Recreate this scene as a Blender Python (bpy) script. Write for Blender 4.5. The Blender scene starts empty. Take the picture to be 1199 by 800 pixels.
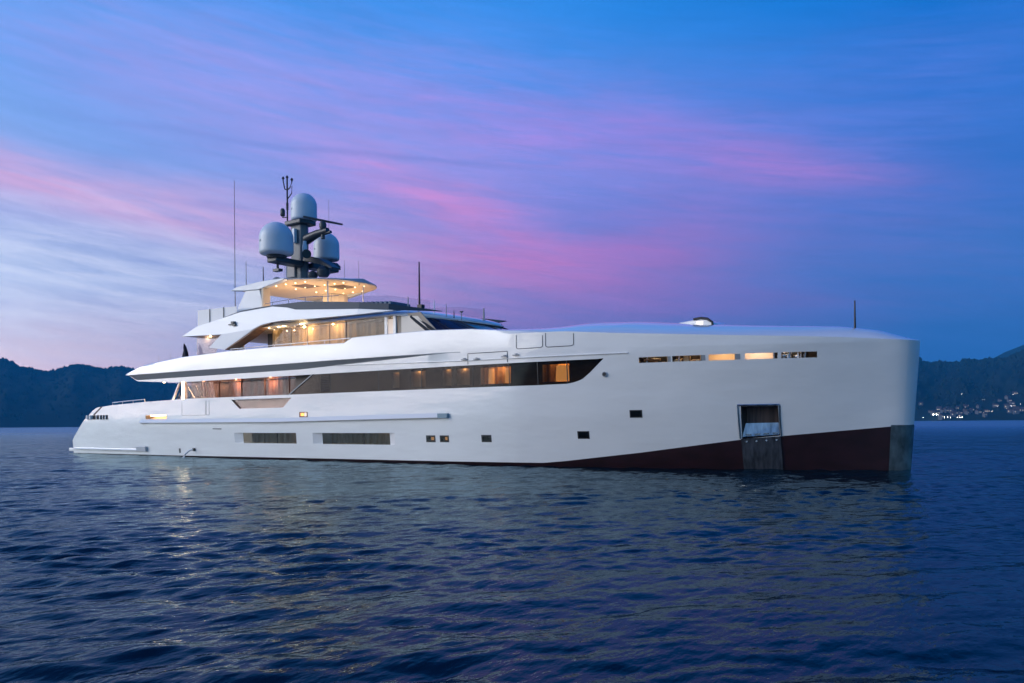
import bpy, math, random
import numpy as np
from mathutils import Vector
random.seed(7); RNG = np.random.default_rng(11)
scn = bpy.context.scene; COL = scn.collection
rad = math.radians

# ------------------------------------------------------------------ camera
CAM = np.array([31.4, -32.5, 1.77])
RGT = np.array([.807, .5906, 0.0]); RGT /= np.linalg.norm(RGT)
FWD = np.array([-RGT[1], RGT[0], 0.0])
cam = bpy.data.cameras.new('camera'); cam_o = bpy.data.objects.new('camera', cam); COL.objects.link(cam_o)
cam.sensor_width = 36; cam.lens = 1000/1199*36; cam.shift_y = 95.5/1199
cam.clip_start = 0.2; cam.clip_end = 30000
cam_o.location = CAM
cam_o.rotation_mode = 'XYZ'
heading = math.atan2(FWD[1], FWD[0]) - math.pi/2
from mathutils import Matrix
ROLL = -0.0075
m = Matrix.Rotation(heading, 4, 'Z') @ Matrix.Rotation(math.pi/2, 4, 'X') @ Matrix.Rotation(ROLL, 4, 'Z')
cam_o.matrix_world = Matrix.Translation(CAM) @ m
scn.camera = cam_o

# ------------------------------------------------------------------ exposure
scn.view_settings.view_transform = 'Standard'; scn.view_settings.look = 'None'
scn.view_settings.exposure = 0.2; scn.view_settings.gamma = 1.0
scn.cycles.use_denoising = True
scn.cycles.max_bounces = 7; scn.cycles.diffuse_bounces = 3; scn.cycles.glossy_bounces = 4
scn.cycles.transparent_max_bounces = 12; scn.cycles.transmission_bounces = 4
scn.cycles.caustics_reflective = False; scn.cycles.caustics_refractive = False
scn.cycles.sample_clamp_indirect = 20.0; scn.cycles.volume_bounces = 0

def lin(r, g, b):
    f = lambda c: (c/255/12.92) if c/255 <= .04045 else ((c/255+.055)/1.055)**2.4
    return (f(r), f(g), f(b), 1.0)

# ------------------------------------------------------------------ sky (dusk: a gradient with pink cloud streaks)
world = bpy.data.worlds.new('World'); scn.world = world; world.use_nodes = True
NT = world.node_tree; NT.nodes.clear()
def nd(t, **k):
    n = NT.nodes.new(t)
    for a, b in k.items(): setattr(n, a, b)
    return n
def mth(op, *a, clamp=False):
    n = nd('ShaderNodeMath', operation=op); n.use_clamp = clamp
    for i, v in enumerate(a):
        if isinstance(v, (int, float)): n.inputs[i].default_value = v
        else: NT.links.new(v, n.inputs[i])
    return n.outputs[0]
def mixc(fac, a, b, bt='MIX'):
    n = nd('ShaderNodeMix', data_type='RGBA', blend_type=bt)
    for s, v in ((n.inputs[0], fac), (n.inputs[6], a), (n.inputs[7], b)):
        if isinstance(v, (int, float)): s.default_value = v
        elif isinstance(v, tuple): s.default_value = v
        else: NT.links.new(v, s)
    return n.outputs[2]
def ramp(fac, stops, interp='EASE'):
    n = nd('ShaderNodeValToRGB'); n.color_ramp.interpolation = interp
    e = n.color_ramp.elements
    while len(e) < len(stops): e.new(0.5)
    for el, (p, c) in zip(e, stops): el.position = p; el.color = c
    NT.links.new(fac, n.inputs[0]); return n.outputs[0]
tc = nd('ShaderNodeTexCoord')
sep = nd('ShaderNodeSeparateXYZ')
mp = nd('ShaderNodeMapping', vector_type='POINT'); mp.inputs['Rotation'].default_value = (0, 0, -heading)
NT.links.new(tc.outputs['Generated'], mp.inputs['Vector']); NT.links.new(mp.outputs[0], sep.inputs[0])
sx, sy, sz = sep.outputs
AZ = mth('MULTIPLY', mth('ARCTAN2', sx, sy), 180/math.pi)          # degrees, 0 = behind the yacht, + = toward its bow
EL = mth('MULTIPLY', mth('ARCSINE', mth('MINIMUM', mth('MAXIMUM', sz, -1.0), 1.0)), 180/math.pi)
def direc(u, v):      # azimuth, elevation (degrees) of a direction read off the photograph
    return math.degrees(math.atan((u-599.5)/1000)), math.degrees(math.atan((495.5-v-0.0075*(u-599.5))/math.hypot(1000, u-599.5)))
# soft wobble of the bands
cmb = nd('ShaderNodeCombineXYZ'); NT.links.new(mth('MULTIPLY', AZ, .05), cmb.inputs[0]); NT.links.new(mth('MULTIPLY', EL, .16), cmb.inputs[1])
def noise(scale, det, rough, vec=None, dist=0.0):
    n = nd('ShaderNodeTexNoise'); n.inputs['Scale'].default_value = scale; n.inputs['Detail'].default_value = det
    n.inputs['Roughness'].default_value = rough; n.inputs['Distortion'].default_value = dist
    NT.links.new(vec or cmb.outputs[0], n.inputs['Vector']); return n.outputs['Fac']
n_low = noise(1.3, 3, .5, dist=.6)
ELw = mth('ADD', EL, mth('MULTIPLY', mth('SUBTRACT', n_low, .5), 3.0))
e = mth('DIVIDE', ELw, 40.0, clamp=True)
P = lambda d: d/40.0
Lr = ramp(e, [(P(0), lin(190,160,190)), (P(3.2), lin(236,204,206)), (P(5.5), lin(212,202,216)), (P(9), lin(172,190,220)), (P(13), lin(146,160,214)), (P(17), lin(120,158,220)), (P(22), lin(92,152,224)), (P(26), lin(72,142,218)), (P(40), lin(30,80,165))])
Cr = ramp(e, [(P(0), lin(110,112,182)), (P(6), lin(116,114,188)), (P(10), lin(112,122,196)), (P(14), lin(98,126,206)), (P(18), lin(86,132,212)), (P(22), lin(62,132,214)), (P(26), lin(44,128,212)), (P(40), lin(24,76,160))])
Rr = ramp(e, [(P(0), lin(40,92,165)), (P(5), lin(52,104,176)), (P(9), lin(44,108,184)), (P(14), lin(46,102,184)), (P(20), lin(28,102,188)), (P(26), lin(0,100,186)), (P(40), lin(4,66,150))])
lc = mth('DIVIDE', mth('ADD', AZ, 31.0), 31.0, clamp=True)
cr_ = mth('DIVIDE', AZ, 26.0, clamp=True)
base = mixc(cr_, mixc(lc, Lr, Cr), Rr)
# fine wind-drawn texture
cm2 = nd('ShaderNodeCombineXYZ')
tilt = mth('ADD', EL, mth('MULTIPLY', AZ, .13))
NT.links.new(mth('MULTIPLY', AZ, .045), cm2.inputs[0]); NT.links.new(mth('MULTIPLY', tilt, .42), cm2.inputs[1])
n_str = noise(1.6, 6, .58, cm2.outputs[0], dist=.9)
n_fine = noise(3.1, 7, .62, cm2.outputs[0], dist=.5)
def blob(u, v, a, b, slope):
    az, el = direc(u, v); ka = math.degrees(a/1000); kb = math.degrees(b/1000)
    dx = mth('SUBTRACT', AZ, az); dy = mth('ADD', mth('SUBTRACT', EL, el), mth('MULTIPLY', dx, slope))
    q = mth('ADD', mth('POWER', mth('ABSOLUTE', mth('DIVIDE', dx, ka)), 2.0), mth('POWER', mth('ABSOLUTE', mth('DIVIDE', mth('ADD', dy, mth('MULTIPLY', mth('SUBTRACT', n_low, .5), 1.6)), kb)), 2.0))
    return mth('EXPONENT', mth('MULTIPLY', q, -1.0))
n_brk = noise(5.5, 6, .6, cm2.outputs[0], dist=.8)
tex = mth('MULTIPLY', mth('MULTIPLY_ADD', n_str, 1.9, -.02), mth('MULTIPLY_ADD', n_brk, 1.5, .28))
sky = base
for (u, v, a, b, s, k, c) in [
        (560, 155, 330, 75, .16, .62, (160,136,212)),
        (250, 95, 260, 60, .22, .48, (146,146,216)),
        (330, 150, 260, 40, .15, .35, (160,146,214)),
        (120, 232, 230, 26, .17, .62, (234,160,196)),
        (330, 258, 190, 34, .10, .48, (206,156,202)),
        (905, 188, 115, 22, .19, .66, (188,118,190)),
        (740, 160, 190, 38, .12, .42, (160,120,204)),
        (525, 238, 120, 32, .30, .58, (222,134,194)),
        (640, 318, 185, 38, .16, .62, (212,120,186)),
        (785, 290, 110, 42, -.05, .60, (194,112,184)),
        (500, 345, 170, 38, .10, .58, (206,136,190)),
        (860, 352, 180, 28, .05, .46, (138,106,182)),
        (70, 405, 230, 26, .0, .50, (246,210,208)),
        (1000, 120, 200, 50, .10, .34, (92,118,202)),
        (1010, 310, 230, 60, .03, .50, (96,108,180)),
        (960, 255, 200, 40, .08, .34, (112,112,192)),
        (110, 300, 240, 60, .04, .40, (170,176,214)),
        (1090, 80, 160, 50, -.1, .34, (86,114,200))]:
    f = mth('MULTIPLY', mth('MULTIPLY', blob(u, v, a, b, s), tex), k*.88, clamp=True)
    sky = mixc(f, sky, lin(*c))
# pale cirrus bars low on the left, thin dark bars between
mL = mth('MULTIPLY', blob(90, 330, 260, 75, .02), mth('MULTIPLY_ADD', n_fine, 3.4, -1.15, clamp=True), clamp=True)
sky = mixc(mth('MULTIPLY', mL, .60), sky, lin(216, 218, 232))
dk = mth('MULTIPLY', blob(150, 320, 260, 70, .05), mth('MULTIPLY_ADD', n_str, -4.5, 2.15, clamp=True), clamp=True)
sky = mixc(mth('MULTIPLY', dk, .55), sky, lin(128, 136, 196))
th = mth('MULTIPLY', blob(420, 181, 260, 3.2, .05), mth('MULTIPLY_ADD', n_fine, 2.0, -.4, clamp=True))
sky = mixc(mth('MULTIPLY', th, .5), sky, lin(98, 112, 186))
mott = mth('MULTIPLY_ADD', n_fine, .26, .87)
sky = mixc(1.0, sky, mott, 'MULTIPLY')
# brighter low on the left, where the last light lingers
gain = mth('MULTIPLY_ADD', mth('MULTIPLY', mth('EXPONENT', mth('MULTIPLY', mth('POWER', mth('DIVIDE', EL, 9.0), 2.0), -1.0)), mth('SUBTRACT', 1.0, mth('DIVIDE', mth('ADD', AZ, 34.0), 30.0, clamp=True))), .75, 1.0)
sgn = nd('ShaderNodeVectorMath', operation='SCALE'); NT.links.new(sky, sgn.inputs[0]); NT.links.new(gain, sgn.inputs['Scale']); sky = sgn.outputs[0]
# the half of the sky behind the photographer: after-glow low down, blue above
aback = mth('ABSOLUTE', mth('SUBTRACT', mth('ABSOLUTE', mth('ADD', AZ, 50.0)), 0.0))
back = mth('DIVIDE', mth('SUBTRACT', mth('MULTIPLY', sy, -1.0), .05), .6, clamp=True)
glowL = ramp(e, [(P(0), (.78, .74, .74, 1)), (P(10), (.72, .76, .80, 1)), (P(22), (.34, .50, .72, 1)), (P(40), (.10, .24, .50, 1))])
glowR = ramp(e, [(P(0), (.07, .26, .42, 1)), (P(12), (.06, .29, .50, 1)), (P(24), (.05, .25, .50, 1)), (P(40), (.04, .18, .42, 1))])
side = mth('MULTIPLY_ADD', sx, -.62, .42, clamp=True)          # brighter toward the stern side where the sun went down
sky = mixc(back, sky, mixc(side, glowR, glowL))
zen = mth('DIVIDE', mth('SUBTRACT', EL, 40.0), 30.0, clamp=True)
sky = mixc(zen, sky, lin(30, 68, 150))
bg = nd('ShaderNodeBackground'); NT.links.new(sky, bg.inputs[0]); bg.inputs[1].default_value = 1.24
wo = nd('ShaderNodeOutputWorld'); NT.links.new(bg.outputs[0], wo.inputs[0])
world.cycles.sampling_method = 'MANUAL'; world.cycles.sample_map_resolution = 512

# after-glow of the sun that has set beyond the stern quarter: one soft warm sun
sun = bpy.data.lights.new('sun', 'SUN'); sun.energy = 3.3; sun.angle = rad(50); sun.color = (1.0, .95, .91)
sun_o = bpy.data.objects.new('sun', sun); COL.objects.link(sun_o)
sd = -(RGT*(-1.0) + FWD*(-.08)) + np.array([0, 0, -.22])
sun_o.rotation_euler = Vector(sd).to_track_quat('-Z', 'Y').to_euler()

# ------------------------------------------------------------------ materials
def mat(name, col, rough=.5, metal=0.0, coat=0.0, emit=None, es=0.0, bump=None, spec=None, mottle=None):
    m_ = bpy.data.materials.new(name); m_.use_nodes = True; t = m_.node_tree
    b = t.nodes['Principled BSDF']
    b.inputs['Base Color'].default_value = (*col[:3], 1); b.inputs['Roughness'].default_value = rough
    b.inputs['Metallic'].default_value = metal
    if coat: b.inputs['Coat Weight'].default_value = coat; b.inputs['Coat Roughness'].default_value = .06
    if spec is not None: b.inputs['Specular IOR Level'].default_value = spec
    if emit: b.inputs['Emission Color'].default_value = (*emit[:3], 1); b.inputs['Emission Strength'].default_value = es
    tcn = t.nodes.new('ShaderNodeTexCoord')
    if bump:
        n = t.nodes.new('ShaderNodeTexNoise'); n.inputs['Scale'].default_value = bump[0]; n.inputs['Detail'].default_value = 3
        mp_ = t.nodes.new('ShaderNodeMapping'); mp_.inputs['Scale'].default_value = bump[3] if len(bump) > 3 else (1, 1, 1)
        t.links.new(tcn.outputs['Object'], mp_.inputs[0]); t.links.new(mp_.outputs[0], n.inputs['Vector'])
        bp = t.nodes.new('ShaderNodeBump'); bp.inputs['Strength'].default_value = bump[1]; bp.inputs['Distance'].default_value = bump[2]
        t.links.new(n.outputs['Fac'], bp.inputs['Height']); t.links.new(bp.outputs[0], b.inputs['Normal'])
        if coat: t.links.new(bp.outputs[0], b.inputs['Coat Normal'])
    if mottle:      # (scale vector, amount): colour varies by +-amount
        n = t.nodes.new('ShaderNodeTexNoise'); n.inputs['Scale'].default_value = 1.0; n.inputs['Detail'].default_value = 5
        mp_ = t.nodes.new('ShaderNodeMapping'); mp_.inputs['Scale'].default_value = mottle[0]
        t.links.new(tcn.outputs['Object'], mp_.inputs[0]); t.links.new(mp_.outputs[0], n.inputs['Vector'])
        cr = t.nodes.new('ShaderNodeValToRGB'); a = mottle[1]
        cr.color_ramp.elements[0].position = .3; cr.color_ramp.elements[1].position = .7
        cr.color_ramp.elements[0].color = (*[c*(1-a) for c in col[:3]], 1)
        cr.color_ramp.elements[1].color = (*[min(1, c*(1+a)) for c in col[:3]], 1)
        t.links.new(n.outputs['Fac'], cr.inputs[0]); t.links.new(cr.outputs[0], b.inputs['Base Color'])
    return m_
def glass(name, tint, refl=.9, rough=.02, body=(.01, .01, .012), opac=0.0):
    m_ = bpy.data.materials.new(name); m_.use_nodes = True; t = m_.node_tree; t.nodes.clear()
    o = t.nodes.new('ShaderNodeOutputMaterial'); tr = t.nodes.new('ShaderNodeBsdfTransparent'); tr.inputs[0].default_value = (*tint, 1)
    gl = t.nodes.new('ShaderNodeBsdfGlossy'); gl.inputs['Roughness'].default_value = rough; gl.inputs[0].default_value = (refl, refl, refl, 1)
    df = t.nodes.new('ShaderNodeBsdfTranslucent' if name.startswith('pale') else 'ShaderNodeBsdfDiffuse'); df.inputs[0].default_value = (*body, 1)
    m1 = t.nodes.new('ShaderNodeMixShader'); m1.inputs[0].default_value = opac
    t.links.new(tr.outputs[0], m1.inputs[1]); t.links.new(df.outputs[0], m1.inputs[2])
    fr = t.nodes.new('ShaderNodeFresnel'); ge = t.nodes.new('ShaderNodeNewGeometry'); mi = t.nodes.new('ShaderNodeMath'); mi.operation = 'MULTIPLY_ADD'
    mi.inputs[1].default_value = 1/1.5-1.5; mi.inputs[2].default_value = 1.5; t.links.new(ge.outputs['Backfacing'], mi.inputs[0]); t.links.new(mi.outputs[0], fr.inputs[0])
    n = t.nodes.new('ShaderNodeTexNoise'); n.inputs['Scale'].default_value = .7; n.inputs['Detail'].default_value = 2
    tcn = t.nodes.new('ShaderNodeTexCoord'); t.links.new(tcn.outputs['Object'], n.inputs['Vector'])
    bp = t.nodes.new('ShaderNodeBump'); bp.inputs['Strength'].default_value = .25; bp.inputs['Distance'].default_value = .06
    t.links.new(n.outputs['Fac'], bp.inputs['Height']); t.links.new(bp.outputs[0], gl.inputs['Normal'])
    m2 = t.nodes.new('ShaderNodeMixShader'); t.links.new(fr.outputs[0], m2.inputs[0]); t.links.new(m1.outputs[0], m2.inputs[1]); t.links.new(gl.outputs[0], m2.inputs[2])
    t.links.new(m2.outputs[0], o.inputs[0]); return m_
M = dict(
    white=mat('white_gelcoat', (.82, .82, .81), .24, coat=1.0, bump=(.55, .30, .14, (.5, 1, 1.6)), mottle=((.35, .5, .8), .03)),
    sky_tint=mat('sky_tinted_paint', (.56, .63, .70), .3, coat=.6, mottle=((.5, .5, .8), .03)),  # blue cast of the sky light is put into this colour
    grey=mat('grey_paint', (.30, .32, .34), .35, coat=.3),
    antifoul=mat('antifouling_paint', (.021, .0055, .008), .45, mottle=((1.5, 1.5, 3), .35)),
    black=mat('black_paint', (.012, .012, .014), .4),
    dark=mat('dark_grey_metal', (.055, .062, .07), .4, metal=.2),
    navy=mat('dark_glass_coaming', (.022, .045, .075), .5, spec=.25),
    steel=mat('stainless_steel', (.62, .62, .63), .22, metal=1.0, mottle=((6, 6, 1.2), .25)),
    brushed=mat('brushed_steel', (.34, .38, .43), .34, metal=.95, mottle=((7, 7, .8), .35)),
    teak=mat('teak', (.34, .19, .09), .55, mottle=((.7, 9, 9), .25)),
    wood=mat('brown_wood_panel', (.22, .115, .06), .4, mottle=((4, 4, .5), .3)),
    darkwood=mat('dark_wood_panel', (.045, .028, .018), .4, mottle=((3, 3, .6), .3)),
    cream=mat('cream_cloth', (.68, .58, .44), .8, mottle=((5, 5, .3), .18)),
    beige=mat('beige_ceiling', (.70, .60, .47), .6),
    blackout=mat('dark_interior', (.02, .019, .018), .7),
    radome=mat('sky_tinted_radome', (.62, .71, .79), .38, mottle=((2, 2, 2), .03)),  # cool tone of the sky is mixed into the dome white
    lamp=mat('warm_lamp', (1, .9, .7), .5, emit=(1.0, .72, .38), es=28),
    lampb=mat('warm_shade', (1, .8, .5), .5, emit=(1.0, .52, .18), es=2.2),
    lampw=mat('warm_panel', (1, .9, .8), .5, emit=(1.0, .84, .70), es=.5),
    marks=mat('grey_lettering', (.16, .19, .22), .5),
    ltmark=mat('pale_emblem', (.85, .75, .70), .5),
    rose=mat('peach_lit_lining', (.58, .36, .27), .5, mottle=((1.5, 1, 1), .2)),
    navyflag=mat('navy_cloth', (.008, .010, .025), .8),
    seal=mat('dark_seam', (.09, .095, .10), .6),
    glass_main=glass('tinted_glass', (.30, .23, .17), .5, opac=.04),
    glass_dark=glass('dark_glass', (.16, .14, .12), .95, opac=.25),
    glass_hull=glass('hull_window_glass', (.30, .27, .20), .9, opac=.1, body=(.05,.045,.035)),
    glass_clear=glass('clear_glass', (.86, .86, .84), .9),
    glass_screen=glass('windscreen_glass', (.05, .06, .07), .8, opac=.96, body=(.012,.012,.03)),
)

# ------------------------------------------------------------------ mesh helpers
class MB:
    def __init__(s): s.V = []; s.F = []; s.MI = []
    def add(s, V, F, mi=0):
        o = len(s.V); s.V += [tuple(v) for v in V]; s.F += [tuple(i+o for i in f) for f in F]; s.MI += [mi]*len(F); return s
    def box(s, x0, x1, y0, y1, z0, z1, mi=0):
        V = [(x0,y0,z0),(x1,y0,z0),(x1,y1,z0),(x0,y1,z0),(x0,y0,z1),(x1,y0,z1),(x1,y1,z1),(x0,y1,z1)]
        return s.add(V, [(0,3,2,1),(4,5,6,7),(0,1,5,4),(1,2,6,5),(2,3,7,6),(3,0,4,7)], mi)
    def tube(s, pts, r, n=8, mi=0):
        pts = [Vector(p) for p in pts]; rs = r if isinstance(r, (list, tuple)) else [r]*len(pts)
        V = []; F = []
        for i, p in enumerate(pts):
            t = (pts[min(i+1, len(pts)-1)] - pts[max(i-1, 0)]).normalized()
            a = Vector((0, 0, 1)) if abs(t.z) < .9 else Vector((1, 0, 0))
            u = t.cross(a).normalized(); w = t.cross(u)
            for k in range(n):
                an = 2*math.pi*k/n; V.append(p + (u*math.cos(an)+w*math.sin(an))*rs[i])
        for i in range(len(pts)-1):
            for k in range(n):
                F.append((i*n+k, i*n+(k+1) % n, (i+1)*n+(k+1) % n, (i+1)*n+k))
        F.append(tuple(range(n-1, -1, -1))); F.append(tuple((len(pts)-1)*n+k for k in range(n)))
        return s.add(V, F, mi)
    def lathe(s, prof, c, n=32, mi=0):          # prof: (radius, z) bottom to top
        V = []; F = []
        for r, z in prof:
            for k in range(n):
                a = 2*math.pi*k/n; V.append((c[0]+r*math.cos(a), c[1]+r*math.sin(a), c[2]+z))
        for i in range(len(prof)-1):
            for k in range(n): F.append((i*n+k, i*n+(k+1) % n, (i+1)*n+(k+1) % n, (i+1)*n+k))
        F.append(tuple(range(n-1, -1, -1))); F.append(tuple((len(prof)-1)*n+k for k in range(n)))
        return s.add(V, F, mi)
    def prism_xz(s, poly, y0, y1, mi=0):        # polygon in x,z; y0/y1 number or function(x,z)
        f = lambda y, p: y(*p) if callable(y) else y
        n = len(poly); V = [(p[0], f(y0, p), p[1]) for p in poly] + [(p[0], f(y1, p), p[1]) for p in poly]
        F = [tuple(range(n)), tuple(range(2*n-1, n-1, -1))] + [(i, i+n, (i+1) % n+n, (i+1) % n) for i in range(n)]
        return s.add(V, F, mi)
    def prism_xy(s, poly, z0, z1, mi=0):
        f = lambda z, p: z(*p) if callable(z) else z
        n = len(poly); V = [(p[0], p[1], f(z0, p)) for p in poly] + [(p[0], p[1], f(z1, p)) for p in poly]
        F = [tuple(range(n-1, -1, -1)), tuple(range(n, 2*n))] + [(i, (i+1) % n, (i+1) % n+n, i+n) for i in range(n)]
        return s.add(V, F, mi)
    def grid(s, G, mi=0):                        # G[i][j] points
        o = []; ni, nj = len(G), len(G[0])
        V = [p for row in G for p in row]
        F = [(i*nj+j, (i+1)*nj+j, (i+1)*nj+j+1, i*nj+j+1) for i in range(ni-1) for j in range(nj-1)]
        return s.add(V, F, mi)
    def build(s, name, mats, parent=None, smooth=None, fix=True, bevel=None):
        me = bpy.data.meshes.new(name); me.from_pydata(s.V, [], s.F)
        for m_ in (mats if isinstance(mats, (list, tuple)) else [mats]): me.materials.append(m_)
        me.polygons.foreach_set('material_index', s.MI)
        if fix:
            import bmesh
            b = bmesh.new(); b.from_mesh(me); bmesh.ops.recalc_face_normals(b, faces=b.faces); b.to_mesh(me); b.free()
        if smooth is not None:
            me.polygons.foreach_set('use_smooth', [True]*len(me.polygons)); me.set_sharp_from_angle(angle=rad(smooth))
        me.update()
        o = bpy.data.objects.new(name, me); COL.objects.link(o)
        if parent: o.parent = parent
        if bevel:
            bv = o.modifiers.new('bevel', 'BEVEL'); bv.width = bevel; bv.segments = 2; bv.limit_method = 'ANGLE'; bv.angle_limit = rad(40)
        return o
def tag(o, label=None, cat=None, group=None, kind=None):
    for k, v in (('label', label), ('category', cat), ('group', group), ('kind', kind)):
        if v: o[k] = v
    return o
def empty(name, loc, label, cat, group=None, parent=None):
    o = bpy.data.objects.new(name, None); COL.objects.link(o); o.location = loc; o.empty_display_size = .2
    return tag(o, label, cat, group)
def sm(a, b, x):
    t = min(1, max(0, (x-a)/(b-a))); return t*t*(3-2*t)
def interp(tab, x): return float(np.interp(x, [p[0] for p in tab], [p[1] for p in tab]))
def LGT(name, loc, energy, col, size=.2, parent=None, kind='POINT', aim=None, sy=None):
    l = bpy.data.lights.new(name, kind); l.energy = energy; l.color = col
    if kind == 'POINT': l.shadow_soft_size = size
    else:
        l.size = size
        if sy: l.shape = 'RECTANGLE'; l.size_y = sy
    o = bpy.data.objects.new(name, l); COL.objects.link(o); o.location = loc
    if aim is not None: o.rotation_euler = Vector(aim).to_track_quat('-Z', 'Y').to_euler()
    if parent: o.parent = parent
    return o

# ------------------------------------------------------------------ water
def build_water():
    r = [2.2]
    while r[-1] < 170: r.append(r[-1]*1.0031 + .002)
    while r[-1] < 5000: r.append(r[-1]*1.08)
    r = np.array(r)
    a = np.concatenate([np.linspace(-180, -46, 68, endpoint=False), np.linspace(-46, 46, 900, endpoint=False), np.linspace(46, 180, 69)])
    a = np.radians(a)
    Rr_, A = np.meshgrid(r, a, indexing='ij')
    # azimuth measured from FWD toward RGT
    X = CAM[0] + Rr_*(np.cos(A)*FWD[0] + np.sin(A)*RGT[0]); Y = CAM[1] + Rr_*(np.cos(A)*FWD[1] + np.sin(A)*RGT[1])
    dr = np.gradient(r)[:, None]*np.ones_like(A); da = Rr_*math.radians(92/900)
    cell = np.maximum(dr, da)
    Z = np.zeros_like(X)
    wind = math.atan2(-FWD[1], -FWD[0]) + .35
    nW = 130
    lam = np.exp(RNG.uniform(math.log(.12), math.log(4.5), nW))
    for L in lam:
        th = wind + RNG.normal(0, .50); k = 2*math.pi/L
        s = .0185*math.exp(-((math.log(L/.62))/1.05)**2) + .0022
        amp = s/k
        f = np.clip((L/cell - 2.2)/2.5, 0, 1)
        ph = k*(math.cos(th)*X + math.sin(th)*Y) + RNG.uniform(0, 6.28)
        Z += f*amp*(np.sin(ph) + .18*np.sin(2*ph+1.2))
    # patches of calmer and livelier water
    patch = 1 + .45*np.sin(.21*X+.13*Y+1)*np.sin(.17*Y-.08*X+2.1) + .25*np.sin(.55*X-.6*Y)
    Z *= np.clip(patch, .35, 1.7)
    Z *= np.clip((400-Rr_)/250, 0, 1)
    n, m_ = X.shape
    V = np.stack([X, Y, Z], -1).reshape(-1, 3)
    I = np.arange(n*m_).reshape(n, m_)
    F = np.stack([I[:-1, :-1], I[:-1, 1:], I[1:, 1:], I[1:, :-1]], -1).reshape(-1, 4)
    me = bpy.data.meshes.new('water'); me.vertices.add(len(V)); me.vertices.foreach_set('co', V.ravel().astype(np.float32))
    me.loops.add(F.size); me.loops.foreach_set('vertex_index', F.ravel().astype(np.int32))
    me.polygons.add(len(F)); me.polygons.foreach_set('loop_start', np.arange(0, F.size, 4, dtype=np.int32))
    me.update(calc_edges=True); me.validate()
    me.polygons.foreach_set('use_smooth', np.ones(len(F), bool))
    m2 = bpy.data.materials.new('water'); m2.use_nodes = True; t = m2.node_tree; t.nodes.clear()
    # dark lake body under a Fresnel surface; its mirror colour is dimmed and blued to darken the reflections
    out = t.nodes.new('ShaderNodeOutputMaterial'); body = t.nodes.new('ShaderNodeBsdfDiffuse'); body.inputs[0].default_value = (.0012, .011, .022, 1)
    gl = t.nodes.new('ShaderNodeBsdfGlossy'); gl.inputs[0].default_value = (.42, .56, .63, 1)
    fr = t.nodes.new('ShaderNodeFresnel'); fr.inputs[0].default_value = 1.333
    mx = t.nodes.new('ShaderNodeMixShader'); t.links.new(fr.outputs[0], mx.inputs[0]); t.links.new(body.outputs[0], mx.inputs[1]); t.links.new(gl.outputs[0], mx.inputs[2]); t.links.new(mx.outputs[0], out.inputs[0])
    tcn = t.nodes.new('ShaderNodeTexCoord')
    def nz(sc, det, vs):
        mp_ = t.nodes.new('ShaderNodeMapping'); mp_.inputs['Scale'].default_value = vs; mp_.inputs['Rotation'].default_value = (0, 0, -wind)
        q = t.nodes.new('ShaderNodeTexNoise'); q.inputs['Scale'].default_value = sc; q.inputs['Detail'].default_value = det; q.inputs['Roughness'].default_value = .55
        t.links.new(tcn.outputs['Object'], mp_.inputs[0]); t.links.new(mp_.outputs[0], q.inputs['Vector']); return q.outputs['Fac']
    # open water far out is ruffled more finely than the mesh can hold: rougher with distance from the yacht
    vd = t.nodes.new('ShaderNodeVectorMath'); vd.operation = 'DISTANCE'; vd.inputs[1].default_value = (20, -25, 0); t.links.new(tcn.outputs['Object'], vd.inputs[0])
    mr = t.nodes.new('ShaderNodeMapRange'); mr.inputs[1].default_value = 20; mr.inputs[2].default_value = 320; mr.inputs[3].default_value = .07; mr.inputs[4].default_value = .34
    t.links.new(vd.outputs['Value'], mr.inputs[0]); t.links.new(mr.outputs[0], gl.inputs['Roughness'])
    b1 = t.nodes.new('ShaderNodeBump'); b1.inputs['Strength'].default_value = .8; b1.inputs['Distance'].default_value = .026
    t.links.new(nz(6.0, 3, (1, .5, 1)), b1.inputs['Height'])
    b2 = t.nodes.new('ShaderNodeBump'); b2.inputs['Strength'].default_value = .6; b2.inputs['Distance'].default_value = .12
    t.links.new(nz(.9, 4, (1, .4, 1)), b2.inputs['Height']); t.links.new(b1.outputs[0], b2.inputs['Normal'])
    t.links.new(b2.outputs[0], gl.inputs['Normal']); t.links.new(b2.outputs[0], fr.inputs['Normal'])
    me.materials.append(m2)
    o = bpy.data.objects.new('water', me); COL.objects.link(o); tag(o, 'dark blue rippled lake water around the yacht', 'water', kind='structure'); return o
build_water()

# ------------------------------------------------------------------ hills on the far shore
RIDGE = [(-62, 6.0), (-50, 5.0), (-40, 5.2), (-34, 4.6), (-31, 3.97), (-30.6, 4.02), (-29.9, 3.6), (-29, 3.42), (-28.1, 3.38), (-27.2, 3.82), (-26.3, 3.72), (-25.4, 3.58), (-24.6, 3.78), (-23.8, 3.55), (-22, 2.8), (-19, 2.3), (-14, 2.0), (-6, 2.3), (4, 2.6), (13, 3.0), (20, 3.5),
         (24, 4.05), (25.3, 3.83), (26.2, 3.55), (27, 3.52), (28.2, 3.62), (29.2, 3.62), (30.2, 3.72), (31, 4.1), (33, 4.6), (38, 5.5), (46, 5.0), (62, 6.2)]
def hill_noise(a, r):
    s = 0
    for i, (fa, fr, am) in enumerate([(1.3, .0021, 1), (2.9, .005, .55), (6.7, .011, .3), (13, .02, .16)]):
        s = s + am*np.sin(fa*a*1.7+i*2.1+np.sin(fr*r*3+i))*np.sin(fr*r*6.283*.4+i*1.3+np.sin(a*fa*.6))
    return s
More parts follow.
